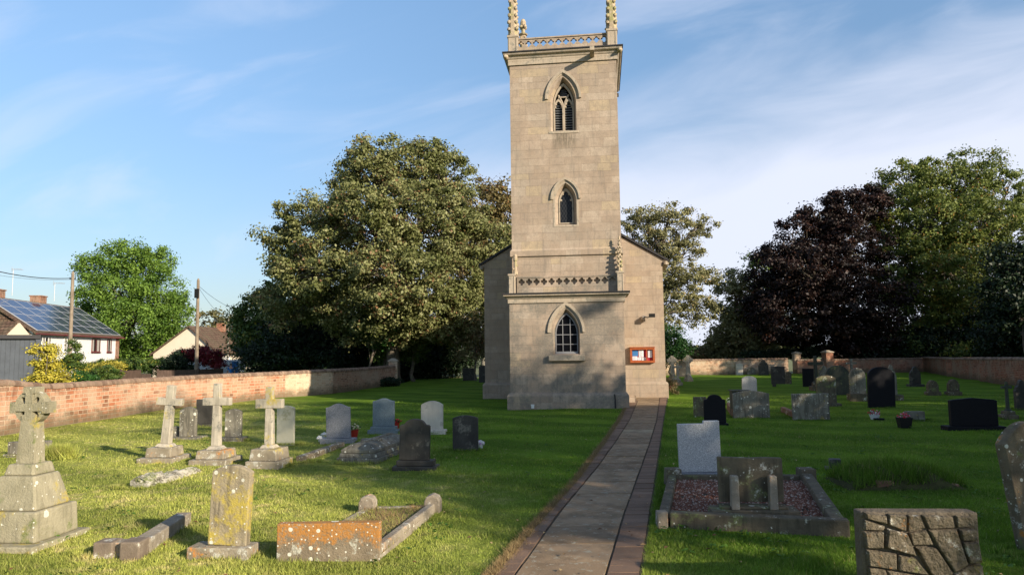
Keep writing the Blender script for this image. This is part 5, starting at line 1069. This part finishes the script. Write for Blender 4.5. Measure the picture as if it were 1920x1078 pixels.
# brown panel fences
M_bfence = plain('brown_boards', (.085, .055, .042), .85, .35, 3, .006)
def panel_fence(label, P, h):
    root = tag(empty('panel_fence', (0, 0, 0)), label, 'fence', 'brown boarded fences')
    for (x0, y0), (x1, y1) in zip(P, P[1:]):
        L2 = math.hypot(x1-x0, y1-y0); M_ = Matrix.Translation((x0, y0, -.5)) @ Matrix.Rotation(math.atan2(y1-y0, x1-x0), 4, 'Z'); mb = MB(); n = int(L2/.16)
        for i in range(n): mb.box(L2*i/n+.005, L2*(i+1)/n-.005, -.02, .02+.008*(i % 2), 0, h-.02*random.random(), M_)
        mb.build('panel', M_bfence, root); mb = MB(); mb.box(-.06, .06, -.06, .06, 0, h+.08, M_); mb.build('post', M_bfence, root)
a = AT(226, 700, 42); b_ = AT(264, 700, 44); panel_fence('short brown boarded fence panel right of the flowering shrub', [(a[0], a[1]), (b_[0], b_[1])], 1.68)
a = AT(296, 700, 46); b_ = AT(372, 700, 47); c_ = AT(418, 700, 50); panel_fence('long dark boarded fence behind the second pole', [(a[0], a[1]), (b_[0], b_[1]), (c_[0], c_[1])], 1.60)
a = AT(262, 706, 45); b_ = AT(297, 706, 46); mb = MB(); mb.box(a[0], b_[0], a[1], a[1]+.05, -.5, .75)
for i in range(8): x = a[0]+(b_[0]-a[0])*i/7; mb.box(x-.04, x+.04, a[1]-.03, a[1]-.001, -.5, .9)
tag(mb.build('garden_gate', M_bfence), 'low dark picket gate between the two brown fences', 'gate')
# planter terrace
a = AT(126, 705, 38); b_ = AT(178, 705, 38); pl = tag(empty('planter', (a[0], a[1], -.5), R(4)), 'orange wooden pallet planter of flowers on a white garden wall', 'planter'); W = b_[0]-a[0]
mb = MB(); mb.box(0, W, 0, .8, 0, .78); mb.build('white_wall', M_render, pl); mb = MB()
for i in range(2): mb.box(0, W, .0, .9, .78+i*.14+.002, .83+i*.14)
for i in range(5): mb.box(W*i/5, W*i/5+.12, .02, .88, .83, .92)
mb.build('pallets', plain('pallet_wood', (.40, .20, .08), .8, .3), pl); 
for q_ in range(3): posy(pl, (W*(q_+.5)/3, .4, 1.0), W*.22, [M_stem, M_stem, M_fl['red'], M_fl['pink']], 26, q_, .07)
# van
a = AT(418, 690, 62); van = tag(empty('white_van', (a[0], a[1], -.5), R(8)), 'white high-sided van parked beyond the wall, back door open', 'van')
mb = MB(); mb.box(-3.2, 1.45, 0, 2.0, .45, 2.1); mb.box(-4.3, -3.2, .05, 1.95, .45, 1.35, None, (.8, .96)); mb.build('body', M_white, van, .06)
mb = MB(); mb.box(.72, 1.28, -.02, -.003, .9, 1.95); mb.build('door', M_blue, van); mb = MB(); mb.box(-4.0, -3.3, .2, 1.8, 1.25, 1.75, None, (.7, .9)); mb.build('windscreen', M_glass, van, .03)
for x in (-3.6, -.2): mb = MB(); mb.tube([(x, -.03, .35), (x, .22, .35)], .35, 16); mb.build('wheel', M_blackpot, van)
# person beyond the wall
a = AT(433.5, 681, 54); M_skin = plain('skin', (.45, .24, .17), .6, .05); M_shirt = plain('blue_shirt', (.03, .16, .42), .8, .12); M_hair = plain('hair', (.18, .13, .09), .8, .2); M_trous = plain('dark_trousers', (.02, .02, .025), .8, .1)
zf = a[2]-1.74; pe = tag(empty('person', (a[0], a[1], zf), R(10)), 'person in a blue shirt and dark trousers standing beyond the wall, seen from behind', 'person')
def skin(name, V, Ed, mat, parent, root=0, sub=2):
    me = bpy.data.meshes.new(name); me.from_pydata([v[:3] for v in V], Ed, []); o = bpy.data.objects.new(name, me); C.objects.link(o); o.parent = parent; me.materials.append(mat)
    sk = o.modifiers.new('skin', 'SKIN'); sk.use_smooth_shade = True
    for i, v in enumerate(V): me.skin_vertices[0].data[i].radius = (v[3], v[4] if len(v) > 4 else v[3]); me.skin_vertices[0].data[i].use_root = (i == root)
    s_ = o.modifiers.new('sub', 'SUBSURF'); s_.levels = sub; s_.render_levels = sub; return o
V = [(0, 0, .95, .13, .10), (0, 0, 1.15, .12, .09), (0, 0, 1.38, .15, .10), (0, 0, 1.50, .055), (0, 0, 1.58, .065), (0, 0, 1.68, .075), (-.19, 0, 1.40, .055), (-.25, .02, 1.12, .042), (-.30, -.10, .90, .032), (.19, 0, 1.40, .055), (.26, .02, 1.12, .042), (.22, .14, .93, .032), (-.10, 0, .88, .085), (-.11, .01, .50, .058), (-.11, .03, .10, .04), (-.11, -.12, .03, .035), (.10, 0, .88, .085), (.12, -.01, .50, .058), (.13, .03, .10, .04), (.13, -.12, .03, .035)]
Ed = [(0, 1), (1, 2), (2, 3), (3, 4), (4, 5), (2, 6), (6, 7), (7, 8), (2, 9), (9, 10), (10, 11), (0, 12), (12, 13), (13, 14), (14, 15), (0, 16), (16, 17), (17, 18), (18, 19)]
skin('body', V, Ed, M_skin, pe)
V2 = [(0, 0, .93, .145, .115), (0, 0, 1.15, .14, .11), (0, 0, 1.38, .165, .115), (0, 0, 1.47, .065), (-.19, 0, 1.41, .068), (-.235, .012, 1.2, .06), (.19, 0, 1.41, .068), (.24, .012, 1.2, .06)]
skin('shirt', V2, [(0, 1), (1, 2), (2, 3), (2, 4), (4, 5), (2, 6), (6, 7)], M_shirt, pe)
V3 = [(0, 0, .95, .15, .12), (-.10, 0, .86, .10), (-.11, .01, .50, .07), (-.11, .03, .12, .055), (.10, 0, .86, .10), (.12, -.01, .5, .07), (.13, .03, .12, .055)]
skin('trousers', V3, [(0, 1), (1, 2), (2, 3), (0, 4), (4, 5), (5, 6)], M_trous, pe)
mb = MB(); mb.blob((0, -.015, 1.67), (.088, .098, .10), 3, .05, 3); mb.build('hair', M_hair, pe, smooth=True)

# ------------------------------------------------------------------ trees
def T(name, label, cat, bx, Y, z, lobes, leaf, bark, **k):
    b0 = (bx, Y, z); return make_tree(name, label, cat, b0, crown_at(Y, b0, *lobes), leaf, bark, **k)
BT = 'broad-leaved trees round the churchyard'
T('sycamore_tree', 'great spreading sycamore turning brown, left of the church tower', 'tree', -8.4, 50, -.4,
  [(700, 320, 62, 55), (770, 315, 62, 52, 1), (838, 330, 46, 58, 1), (652, 350, 30, 42), (598, 420, 66, 58, -1), (548, 478, 52, 46, 0), (690, 420, 90, 70, -3), (800, 420, 95, 80, -2), (620, 520, 100, 62, -3), (740, 520, 110, 70, -4), (870, 470, 70, 90, 0), (870, 580, 70, 60, 1), (560, 560, 70, 52, 0), (700, 590, 100, 50, -1), (800, 590, 70, 50)],
  L_syc, M_bark, size=.20, dens=8.5, per=100, clump=.75, trunk_r=.5, seed=11, group=BT, twigs=.5, cap=210000, inner=.5)
T('sycamore_tree', 'browner tree crown showing between the big sycamore and the tower', 'tree', -2.6, 66, -.4, [(905, 385, 50, 48), (945, 390, 40, 45), (880, 450, 60, 60), (935, 470, 55, 70), (900, 560, 70, 70)], L_syb, M_barkp, size=.26, dens=7, per=60, clump=.85, trunk_r=.4, seed=12, group=BT, cap=50000)
T('ash_tree', 'bright green rounded ash tree beside the solar-roofed house', 'tree', -50.5, 93, -.6,
  [(235, 480, 50, 34), (190, 500, 38, 32), (285, 490, 36, 34), (220, 545, 66, 50, -2), (300, 550, 52, 50, -1), (182, 580, 36, 44), (250, 600, 70, 45, -3), (322, 590, 36, 44), (210, 640, 45, 30), (265, 650, 45, 26), (315, 625, 26, 22)],
  L_ash, M_bark, size=.27, dens=8, per=90, clump=1.15, trunk_r=.45, seed=13, group=BT, droop=.45, cap=110000)
T('tree', 'pale brown distant tree behind the bungalow', 'tree', -44, 110, -.6, [(400, 600, 26, 20), (435, 606, 26, 22), (415, 630, 40, 26)], L_far, M_bark, size=.4, dens=5, per=40, clump=1.2, trunk_r=.3, seed=14, group=BT, cap=20000)
T('tree', 'dark green tree behind the street lamp, left of the big sycamore', 'tree', -19.5, 58, -.5, [(500, 570, 36, 40), (470, 600, 26, 36), (490, 640, 50, 46), (530, 620, 60, 60)], L_hedge, M_bark, size=.24, dens=9, per=70, clump=.8, trunk_r=.3, seed=15, group=BT, cap=60000)
# dark evergreens under the sycamore
EV = 'dark evergreens under the big trees'
for i, (lab, bx, Y, lobes, lf) in enumerate([
  ('wide black-green yew nearest the street lamp', -16.5, 54, [(550, 640, 60, 56), (500, 672, 50, 36), (600, 630, 50, 60), (585, 680, 75, 36)], L_yew),
  ('black-green yew behind the pedestal monument', -12.8, 57, [(640, 620, 56, 62), (660, 665, 60, 50), (620, 690, 60, 30)], L_yew),
  ('black-green yew spreading above the end pier of the left wall', -8.0, 58, [(730, 630, 60, 60), (760, 670, 60, 46), (700, 680, 60, 40)], L_yew),
  ('black-green yew between the end pier and the church', -5.0, 57, [(800, 640, 60, 54), (840, 665, 50, 46), (790, 690, 60, 34), (870, 640, 40, 50)], L_yew)]):
    T('yew_tree', lab, 'yew', bx, Y, -.4, lobes, lf, M_bark, size=.2, dens=13, per=60, clump=.8, trunk_r=.25, seed=30+i, group=EV, cap=50000, inner=.35)
T('laurel_bush', 'mid green laurel catching the sun below the sycamore', 'bush', -10, 49, -.3, [(690, 605, 34, 24), (715, 625, 30, 24), (745, 590, 24, 22)], L_lau, M_bark, size=.17, dens=12, per=60, clump=.5, trunk_r=.1, seed=40, cap=30000)
for i, (px, py, rx, ry, lab) in enumerate([(722, 585, 22, 48, 'feathery dark conifer, taller one below the sycamore'), (775, 605, 20, 40, 'feathery dark conifer, shorter one below the sycamore')]):
    T('conifer', lab, 'conifer', AT(px, 700, 51)[0], 51, -.3, [(px, py, rx, ry), (px, py+ry, rx*1.3, ry*.9)], L_hedge, M_bark, size=.16, dens=12, per=60, clump=.5, trunk_r=.15, seed=42+i, flat=1.1, cap=20000, group=EV)
T('shrub', 'reddish-brown shrub in front of the nave wall shade', 'bush', -2.6, 50, -.1, [(890, 610, 26, 30), (880, 655, 30, 26), (905, 640, 24, 34)], L_brush, M_bark, size=.16, dens=7, per=50, clump=.6, trunk_r=.08, seed=45, cap=12000)
T('bush', 'low dark bush at the foot of the end pier of the left wall', 'bush', -8.3, 43.2, -.05, [(722, 716, 30, 9, 0, .5)], L_yew, M_bark, size=.09, dens=16, per=60, clump=.25, trunk_r=0, seed=46, cap=12000)
# right of the church
T('sycamore_tree', 'open-crowned sparse tree with visible limbs right of the nave', 'tree', 10.2, 60, -.4,
  [(1215, 405, 34, 22), (1258, 400, 30, 20), (1305, 425, 34, 22), (1190, 440, 30, 30), (1240, 455, 40, 28), (1285, 475, 36, 26), (1225, 510, 42, 34), (1290, 530, 44, 34), (1250, 580, 46, 36), (1310, 580, 34, 30), (1245, 630, 34, 30), (1325, 520, 22, 20)],
  L_olive, M_bark, size=.20, dens=6.6, per=46, clump=.62, trunk_r=.42, seed=51, group=BT, twigs=.9, cap=60000, inner=.4, limb_r=.15)
T('tree', 'olive-gold tree hanging over the far wall left of the copper beech', 'tree', 20.8, 63, -.4, [(1375, 540, 30, 32), (1400, 575, 36, 40), (1365, 600, 36, 34), (1390, 635, 50, 30), (1345, 655, 24, 22), (1440, 650, 40, 26)], L_olive, M_bark, size=.24, dens=7.5, per=60, clump=.7, trunk_r=.35, seed=52, group=BT, twigs=.5, cap=50000)
T('tree', 'blue-green tree top peering behind the copper beech', 'tree', 27, 80, -.4, [(1415, 510, 30, 34), (1440, 560, 40, 50), (1430, 620, 50, 50)], L_hedge, M_bark, size=.28, dens=6, per=50, clump=.9, trunk_r=.3, seed=53, group=BT, cap=25000)
T('copper_beech', 'dark purple copper beech on the right, left of the lime', 'tree', 27.5, 60, -.4,
  [(1590, 400, 48, 46), (1540, 410, 40, 42), (1500, 450, 48, 48), (1460, 500, 48, 46), (1590, 470, 70, 60), (1520, 520, 80, 62, -2), (1440, 560, 46, 50), (1490, 600, 76, 50, -2), (1600, 560, 80, 60, -2), (1560, 625, 90, 42), (1630, 380, 34, 36)],
  L_cop, M_bark, size=.22, dens=8, per=75, clump=.75, trunk_r=.5, seed=54, group=BT, twigs=.5, cap=95000)
T('lime_tree', 'tall green lime turning yellow at the right', 'tree', 37, 62, -.4,
  [(1700, 345, 50, 44), (1760, 335, 46, 38), (1830, 330, 52, 44), (1885, 375, 48, 50), (1665, 410, 42, 56), (1730, 420, 80, 60, -2), (1820, 420, 85, 60, -2), (1900, 460, 60, 60), (1690, 500, 70, 56, -2), (1780, 510, 85, 60, -3), (1860, 530, 80, 60), (1700, 580, 80, 50), (1800, 600, 100, 46), (1900, 600, 60, 60), (1750, 650, 120, 22)],
  L_lime, M_bark, size=.22, dens=8, per=75, clump=.75, trunk_r=.5, seed=55, group=BT, twigs=.5, cap=140000)
T('yew_tree', 'black-green conifer mass at the right edge behind the red wall', 'yew', 30.4, 42, -.4, [(1900, 545, 56, 90, 2), (1890, 620, 50, 56, 3), (1945, 600, 60, 110, 2), (1930, 672, 50, 22, 3)], L_yew, M_bark, size=.2, dens=14, per=60, clump=.8, trunk_r=.3, seed=56, group=EV, cap=50000, inner=.35)
T('yew_tree', 'black-green yew in the shade behind the dark gravestones', 'yew', 28, 60.5, -.4, [(1610, 655, 60, 34), (1680, 650, 60, 40), (1640, 690, 60, 24), (1720, 672, 50, 30)], L_yew, M_bark, size=.2, dens=11, per=60, clump=.8, trunk_r=.25, seed=57, group=EV, cap=50000)
T('yew_tree', 'black-green yew beyond the far end of the side wall', 'yew', 36, 60, -.4, [(1760, 650, 60, 40), (1820, 640, 60, 50), (1850, 680, 60, 30)], L_yew, M_bark, size=.2, dens=11, per=60, clump=.8, trunk_r=.25, seed=58, group=EV, cap=40000)
T('laurel_bush', 'glossy green bush hugging the right corner of the nave', 'bush', 11.5, 52, -.1, [(1255, 640, 24, 26), (1275, 655, 20, 18), (1250, 670, 18, 22)], L_lau, M_bark, size=.15, dens=10, per=60, clump=.5, trunk_r=.08, seed=59, cap=22000)
T('shrub', 'brownish rounded shrub behind the far wall', 'bush', 16, 63, -.3, [(1298, 668, 20, 14), (1315, 672, 12, 10)], L_brush, M_bark, size=.15, dens=13, per=60, clump=.4, trunk_r=.06, seed=60, cap=16000)
T('hedge', 'dark clipped hedge showing over the far wall below the copper beech', 'hedge', 22.5, 59, -.3, [(1420, 666, 30, 8, 0, .6), (1470, 664, 34, 8, 0, .6), (1525, 660, 34, 10, 0, .6)], L_yew, M_bark, size=.13, dens=16, per=60, clump=.4, trunk_r=0, seed=61, cap=30000)
T('shrub', 'olive shrub filling the gap over the far wall left of the clipped hedge', 'bush', 19.5, 64, -.4, [(1345, 655, 30, 22), (1375, 650, 26, 24), (1320, 665, 18, 14)], L_olive, M_bark, size=.2, dens=9, per=50, clump=.6, trunk_r=.08, seed=90, cap=18000)
T('hedge', 'mixed green hedge in the field beyond the far wall', 'hedge', 24, 78, -.4, [(1345, 670, 34, 12, 0, 1), (1390, 668, 30, 12, 0, 1)], L_hedge, M_bark, size=.2, dens=10, per=50, clump=.5, trunk_r=0, seed=62, cap=16000)
T('weed_clump', 'dry brown weeds at the church corner beside the path end', 'plant', 7.1, 32.0, 0, [(1255, 724, 11, 13), (1266, 728, 7, 8)], L_brush, M_bark, size=.06, dens=10, per=60, clump=.2, trunk_r=.01, seed=63, cap=5000)
# left gardens
T('golden_conifer', 'bright yellow bush leaning over the brick wall beside the grey shed', 'bush', -14.9, 22.6, -.5, [(82, 672, 20, 24), (90, 700, 28, 22), (108, 716, 24, 14), (78, 715, 24, 14)], L_yel, M_bark, size=.07, dens=11, per=70, clump=.22, trunk_r=.05, seed=64, cap=30000)
T('red_maple', 'dark red Japanese maple before the bungalow', 'tree', -26, 58, -.5, [(372, 664, 26, 14), (395, 668, 22, 14), (405, 684, 16, 8), (352, 668, 14, 12)], L_red, M_bark, size=.13, dens=9, per=50, clump=.35, trunk_r=.08, seed=65, cap=16000)
T('round_shrub', 'dark green rounded shrub left of the red maple', 'bush', -27.8, 57, -.5, [(332, 677, 22, 17), (345, 692, 18, 10)], L_yew, M_bark, size=.12, dens=14, per=60, clump=.35, trunk_r=0, seed=66, cap=14000)
T('hedge', 'long clipped hedge with yellow growth before the white house', 'hedge', -33, 59, -.5, [(250, 684, 36, 10, 0, 1), (200, 688, 36, 11, 0, 1), (295, 686, 34, 12, 0, 1), (330, 695, 34, 10, 0, 1)], L_hedge, M_bark, size=.14, dens=13, per=60, clump=.4, trunk_r=0, seed=67, cap=30000)
T('climbing_shrub', 'leafy climber round the foot of the first utility pole', 'bush', -30.8, 48, -.5, [(136, 655, 9, 16), (142, 678, 18, 14), (120, 682, 12, 10)], L_hedge, M_bark, size=.12, dens=12, per=60, clump=.35, trunk_r=0, seed=68, cap=14000)
T('flowering_shrub', 'shrub with small yellow and orange flowers left of the short fence', 'bush', -22.3, 40, -.5, [(195, 700, 20, 15), (215, 706, 12, 14), (182, 708, 12, 10)], L_hedge, M_bark, size=.09, dens=12, per=60, clump=.25, trunk_r=0, seed=69, cap=16000)
T('bush', 'low green plants behind the wall beside the golden bush', 'bush', -21.2, 34, -.5, [(160, 712, 22, 8, 0, .5), (145, 705, 12, 8)], L_lau, M_bark, size=.08, dens=12, per=60, clump=.2, trunk_r=0, seed=70, cap=10000)
T('tree', 'yellowing garden shrub border under the white house', 'bush', -37, 56, -.5, [(170, 690, 24, 9), (215, 686, 20, 8)], leaf_mat('leaves_goldgreen', (.22, .22, .04), (.5, .42, .06), None, .2), M_bark, size=.12, dens=12, per=50, clump=.35, trunk_r=0, seed=71, cap=10000)
# beyond the left wall behind the shed and to the far left
T('tree', 'small dark tree at the far end of the street', 'tree', -27, 95, -.5, [(545, 610, 60, 40), (480, 640, 60, 40)], L_yew, M_bark, size=.35, dens=7, per=40, clump=1.1, trunk_r=.3, seed=72, cap=16000, group=BT)
# the tall trees to the right of the camera that shade the lawn, the path and the foot of the tower
def shade(label, x, y, h, r_, seed, leaf=L_lime, dens=4.4, per=46, cap=60000):
    make_tree('lime_tree', label, 'tree', (x, y, -.1), [((0, 0, h-r_*.8), (r_*.75, r_*.75, r_*.8)), ((r_*.4, 0, h-r_*1.3), (r_*.7, r_*.7, r_*.8)), ((-r_*.45, .2, h-r_*1.35), (r_*.7, r_*.7, r_*.75)), ((0, r_*.45, h-r_*1.4), (r_*.7, r_*.7, r_*.7)), ((0, -r_*.45, h-r_*1.3), (r_*.65, r_*.65, r_*.7)), ((0, 0, h-r_*2.0), (r_*.85, r_*.85, r_*.7))], leaf, M_bark, size=.30, dens=dens, per=per, clump=.95, trunk_r=.35, seed=seed, group='tall trees right of the camera', cap=cap)
SH = [(21.5, -3.0, 16.5, 6.2), (29, 16, 18, 8), (38, 20, 18, 8)]
shade('tall lime to the right behind the camera that shades the gravestones', 21.5, -3.0, 17.6, 6.2, 81, dens=4.2)
shade('tall lime right of the camera in the middle of its row', 32, 18, 18, 7.2, 82)
shade('tall lime right of the camera, farthest of its row', 40, 21, 19, 8.2, 83)
shade('smaller lime nearest the path on the right, outside the view', 20.5, 9.5, 9.3, 3.6, 84, dens=6, per=40)
shade('lower lime right of the camera that shades the red side wall', 47, 30, 11.5, 5, 85)
shade('tall lime right of the camera standing behind its row, shading the tower foot', 27.5, -1.5, 18.2, 4.8, 86, dens=3.2)
shade('tall lime far out to the right, before the copper beech', 47, 41, 20, 7, 87, cap=30000)
shade('tall lime farthest out to the right, before the green lime', 61, 42, 21, 8, 88, cap=30000)
shade('low young lime in the gap of the row right of the camera', 24.2, 12.2, 8.7, 3.2, 89, dens=6, per=40)
# far tree lines in the fields
rng = np.random.default_rng(99); n = 26000; X = rng.uniform(-700, 900, n); Yt = 420+60*np.sin(X*.01)+rng.normal(size=n)*6; Zt = rng.random(n)**.7*(6+3*np.sin(X*.05)+2*np.sin(X*.021+1)); nn_ = unit(n)
tag(raw_mesh('far_woodland', leaf_cards(np.stack([X, Yt, Zt-.5], 1), nn_, 2.4*(.6+.8*rng.random(n)), None), 4, rng.random(n), leaf_mat('leaves_wood', (.05, .065, .025), (.12, .12, .05), None, .1)), kind='stuff')

# ------------------------------------------------------------------ grass
rng = np.random.default_rng(21)
def grass(n, y0, y1, h0, w0, pw=2.0):
    a, b_ = y0**(1-pw), y1**(1-pw)
    y = (a+(b_-a)*rng.random(n))**(1/(1-pw)) if pw != 1 else y0*(y1/y0)**rng.random(n)
    x = (rng.random(n)*2-1)*(.74*y+.4); return x, y
n = 420000; x, y = grass(n, 5.4, 30, 0, 0, 1.9)
xs = np.array([fPL(v) for v in np.linspace(4, 31, 300)]); xe = np.array([fPR(v) for v in np.linspace(4, 31, 300)]); gy = np.linspace(4, 31, 300)
L1, R1 = np.interp(y, gy, xs), np.interp(y, gy, xe); ok = (x < L1-.01) | (x > R1+.02)
ok &= x > np.interp(y, [5, 15, 18.85, 25.3, 29.5, 33.6], [-14.9, -13.6, -13.2, -13.15, -12.3, -10.8])
def inside(P, x, y, sh=0):
    c_ = np.ones(len(x), bool); n_ = len(P)
    for i in range(n_): (x0, y0), (x1, y1) = P[i], P[(i+1) % n_]; c_ &= ((x1-x0)*(y-y0)-(y1-y0)*(x-x0)) > sh
    return c_
ok &= ~inside([(v[0], v[1]) for v in q], x, y) if False else np.ones(n, bool)
GQ = [tuple(G(*c_)[:2]) for c_ in ((1238, 992), (1594, 1006), (1514, 903), (1260, 903))]; ok &= ~inside(GQ, x, y)
OQ = [tuple(G(*c_)[:2]) for c_ in ((516, 1052), (712, 1049), (812, 955), (690, 957))]; ok &= ~inside(OQ, x, y)
lx, ly = (x-1.93)*math.cos(R(7))-(y-25.1)*math.sin(R(7)), (x-1.93)*math.sin(R(7))+(y-25.1)*math.cos(R(7)); ok &= ~((abs(lx) < 2.15) & (ly > -.12))
x, y = x[ok], y[ok]; n = len(x)
def blades(name, x, y, z, h, wd_, mat, lean=.6, rnd=None):
    n = len(x); a = rng.random(n)*6.28; d = np.stack([np.cos(a), np.sin(a), np.zeros(n)], 1); a2 = rng.random(n)*6.28; l = np.stack([np.cos(a2), np.sin(a2), np.zeros(n)], 1)*(rng.random(n)*lean)[:, None]
    p = np.stack([x, y, z], 1); co = np.stack([p-d*wd_[:, None]/2, p+d*wd_[:, None]/2, p+(l+[0, 0, 1])*h[:, None]], 1).reshape(-1, 3); return raw_mesh(name, co, 3, rng.random(n) if rnd is None else rnd, mat)
z = .018*np.sin(x*1.3+y*.7)+.014*np.sin(x*.55-y*1.1+1.3)-.018
cl = .5+.5*np.sin(x*7+2*np.sin(y*5))*np.sin(y*6+x*2); tuft = np.where(np.sin(x*2.3+np.sin(y*3.1)*2)*np.sin(y*1.9+1)+rng.normal(size=n)*.25 > .72, 1.6, 1)
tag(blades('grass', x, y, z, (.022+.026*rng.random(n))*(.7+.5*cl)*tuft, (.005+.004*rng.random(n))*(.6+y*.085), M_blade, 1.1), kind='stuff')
# dry overhanging edge of the lawn along the left of the path
n = 26000; y = 5.2*(26/5.2)**rng.random(n); x = np.interp(y, gy, xs)+rng.normal(size=n)*.035-.03
tag(blades('dry_grass_edge', x, y, np.full(n, -.005), .03+.045*rng.random(n), .004+.004*rng.random(n), M_dry, 1.4), kind='stuff')
n = 9000; y = 5.2*(26/5.2)**rng.random(n); x = np.interp(y, gy, xe)+np.abs(rng.normal(size=n))*.035+.02
tag(blades('grass_fringe', x, y, np.full(n, -.005), .03+.03*rng.random(n), .004+.004*rng.random(n), M_blade, 1.0), kind='stuff')
# longer tufts round stone feet
def ring_tufts(cx, cy, rx, ry, n, h=.07):
    a = rng.random(n)*6.28; return cx+np.cos(a)*rx*(1+.15*rng.normal(size=n)), cy+np.sin(a)*ry*(1+.15*rng.normal(size=n)), np.full(n, h)
F = []
for o in list(C.objects):
    if o.get('category') in ('gravestone', 'grave cross', 'tomb', 'kerb', 'stone') and o.location.y < 34 and o.parent is None:
        F.append(ring_tufts(o.location.x, o.location.y, .38 if o.location.y > 8 else .3, .14, 900 if o.location.y < 20 else 260, .055))
tx, ty, th_ = [np.concatenate(v) for v in zip(*F)]; n = len(tx)
tag(blades('grass_tufts', tx, ty, np.full(n, -.01), th_*(.5+.8*rng.random(n)), .006+.006*rng.random(n), M_blade, .8), kind='stuff')
def tussock(label, px, py, wpx, hpx, n, seed, mat=M_blade, name='grass_tussock'):
    p = G(px, py); k = dep(p)/F_PX; rg = np.random.default_rng(seed); x = p[0]+rg.normal(size=n)*wpx*k*.22; y = p[1]+rg.normal(size=n)*wpx*k*.12
    o = blades(name, x, y, np.full(n, -.02), hpx*k*(.5+.7*rg.random(n)), .008+.008*rg.random(n), mat, .9); tag(o, label, 'grass tuft')
tussock('tall green grass tussock beside the wheel cross', 110, 857, 56, 26, 2600, 1)
n = 5200; rg = np.random.default_rng(8); mx_, my_ = rg.uniform(-.8, .8, n), rg.uniform(-.5, .5, n); px_ = md.location.x+mx_; py_ = md.location.y+my_
o = blades('mound_grass', px_, py_, .26*np.clip((1-(mx_/.85)**2)*(1-(my_/.55)**2), 0, 1)**.6-.03, .08+.15*rg.random(n), .009+.006*rg.random(n), M_blade, .9); tag(o, kind='stuff')
gp_ = [(g0[0], g0[1]), (g1[0], g1[1]), (g2[0], g2[1]), (g3[0], g3[1])]; n = 9000; a, b_ = rg.random(n), rg.random(n)**1.0
I = np.array(gp_); pp = (I[0]*(1-a)[:, None]+I[1]*a[:, None])*(1-b_)[:, None]+(I[3]*(1-a)[:, None]+I[2]*a[:, None])*b_[:, None]
gk = rg.random(n) < .45; tag(blades('grass_in_plot', pp[gk, 0], pp[gk, 1]+.05, np.full(gk.sum(), .015), .025+.04*rg.random(gk.sum()), .005+.004*rg.random(gk.sum()), M_blade, 1.2), kind='stuff')
tag(blades('dry_grass', pp[:, 0], pp[:, 1]+.05, np.full(n, .015), .02+.06*rg.random(n)*(np.sin(pp[:, 0]*9)*np.sin(pp[:, 1]*7)*.5+.7), .004+.004*rg.random(n), M_dry, 1.6), kind='stuff')
# a few fallen leaves on the lawn and path
n = 420; y = 5.6*(24/5.6)**rng.random(n); x = (rng.random(n)*2-1)*.7*y; lz = np.full(n, .045); nr = unit(n)*.3+[0, 0, 1]; nr /= np.linalg.norm(nr, axis=1)[:, None]
keep = x > np.interp(y, [5, 15, 18.85, 25], [-14.5, -13.3, -13, -13]); tag(raw_mesh('fallen_leaves', leaf_cards(np.stack([x, y, lz], 1)[keep], nr[keep], (.03+.035*rng.random(n))[keep], None), 4, rng.random(keep.sum()), leaf_mat('dead_leaves', (.16, .07, .03), (.42, .30, .14), None, .1)), kind='stuff')
# wild flowers on the shrub

# broad-leaved weeds and a few daisies in the near lawn
rng = np.random.default_rng(44); nw = 900; y = 5.6*(20/5.6)**rng.random(nw); x = (rng.random(nw)*2-1)*.72*y
kp = ((x < np.interp(y, gy, xs)-.1) | (x > np.interp(y, gy, xe)+.1)) & (x > np.interp(y, [5, 15, 18.85, 25], [-14, -13, -12.8, -12.8])) & ~inside(GQ, x, y) & ~inside(OQ, x, y) & (np.sin(x*1.7+1)*np.sin(y*1.3)+rng.normal(size=nw)*.4 > .3); x, y = x[kp], y[kp]
rp = np.repeat(np.arange(len(x)), 7); cn = np.stack([x[rp], y[rp], np.full(len(rp), .035)], 1)+rng.normal(size=(len(rp), 3))*[.035, .035, .008]; nr = unit(len(rp))*.45+[0, 0, 1]; nr /= np.linalg.norm(nr, axis=1)[:, None]
tag(raw_mesh('lawn_weeds', leaf_cards(cn, nr, .035+.03*rng.random(len(rp)), None, .5), 4, rng.random(len(rp)), leaf_mat('weed_leaves', (.05, .12, .015), (.12, .24, .03), None, .2)), kind='stuff')
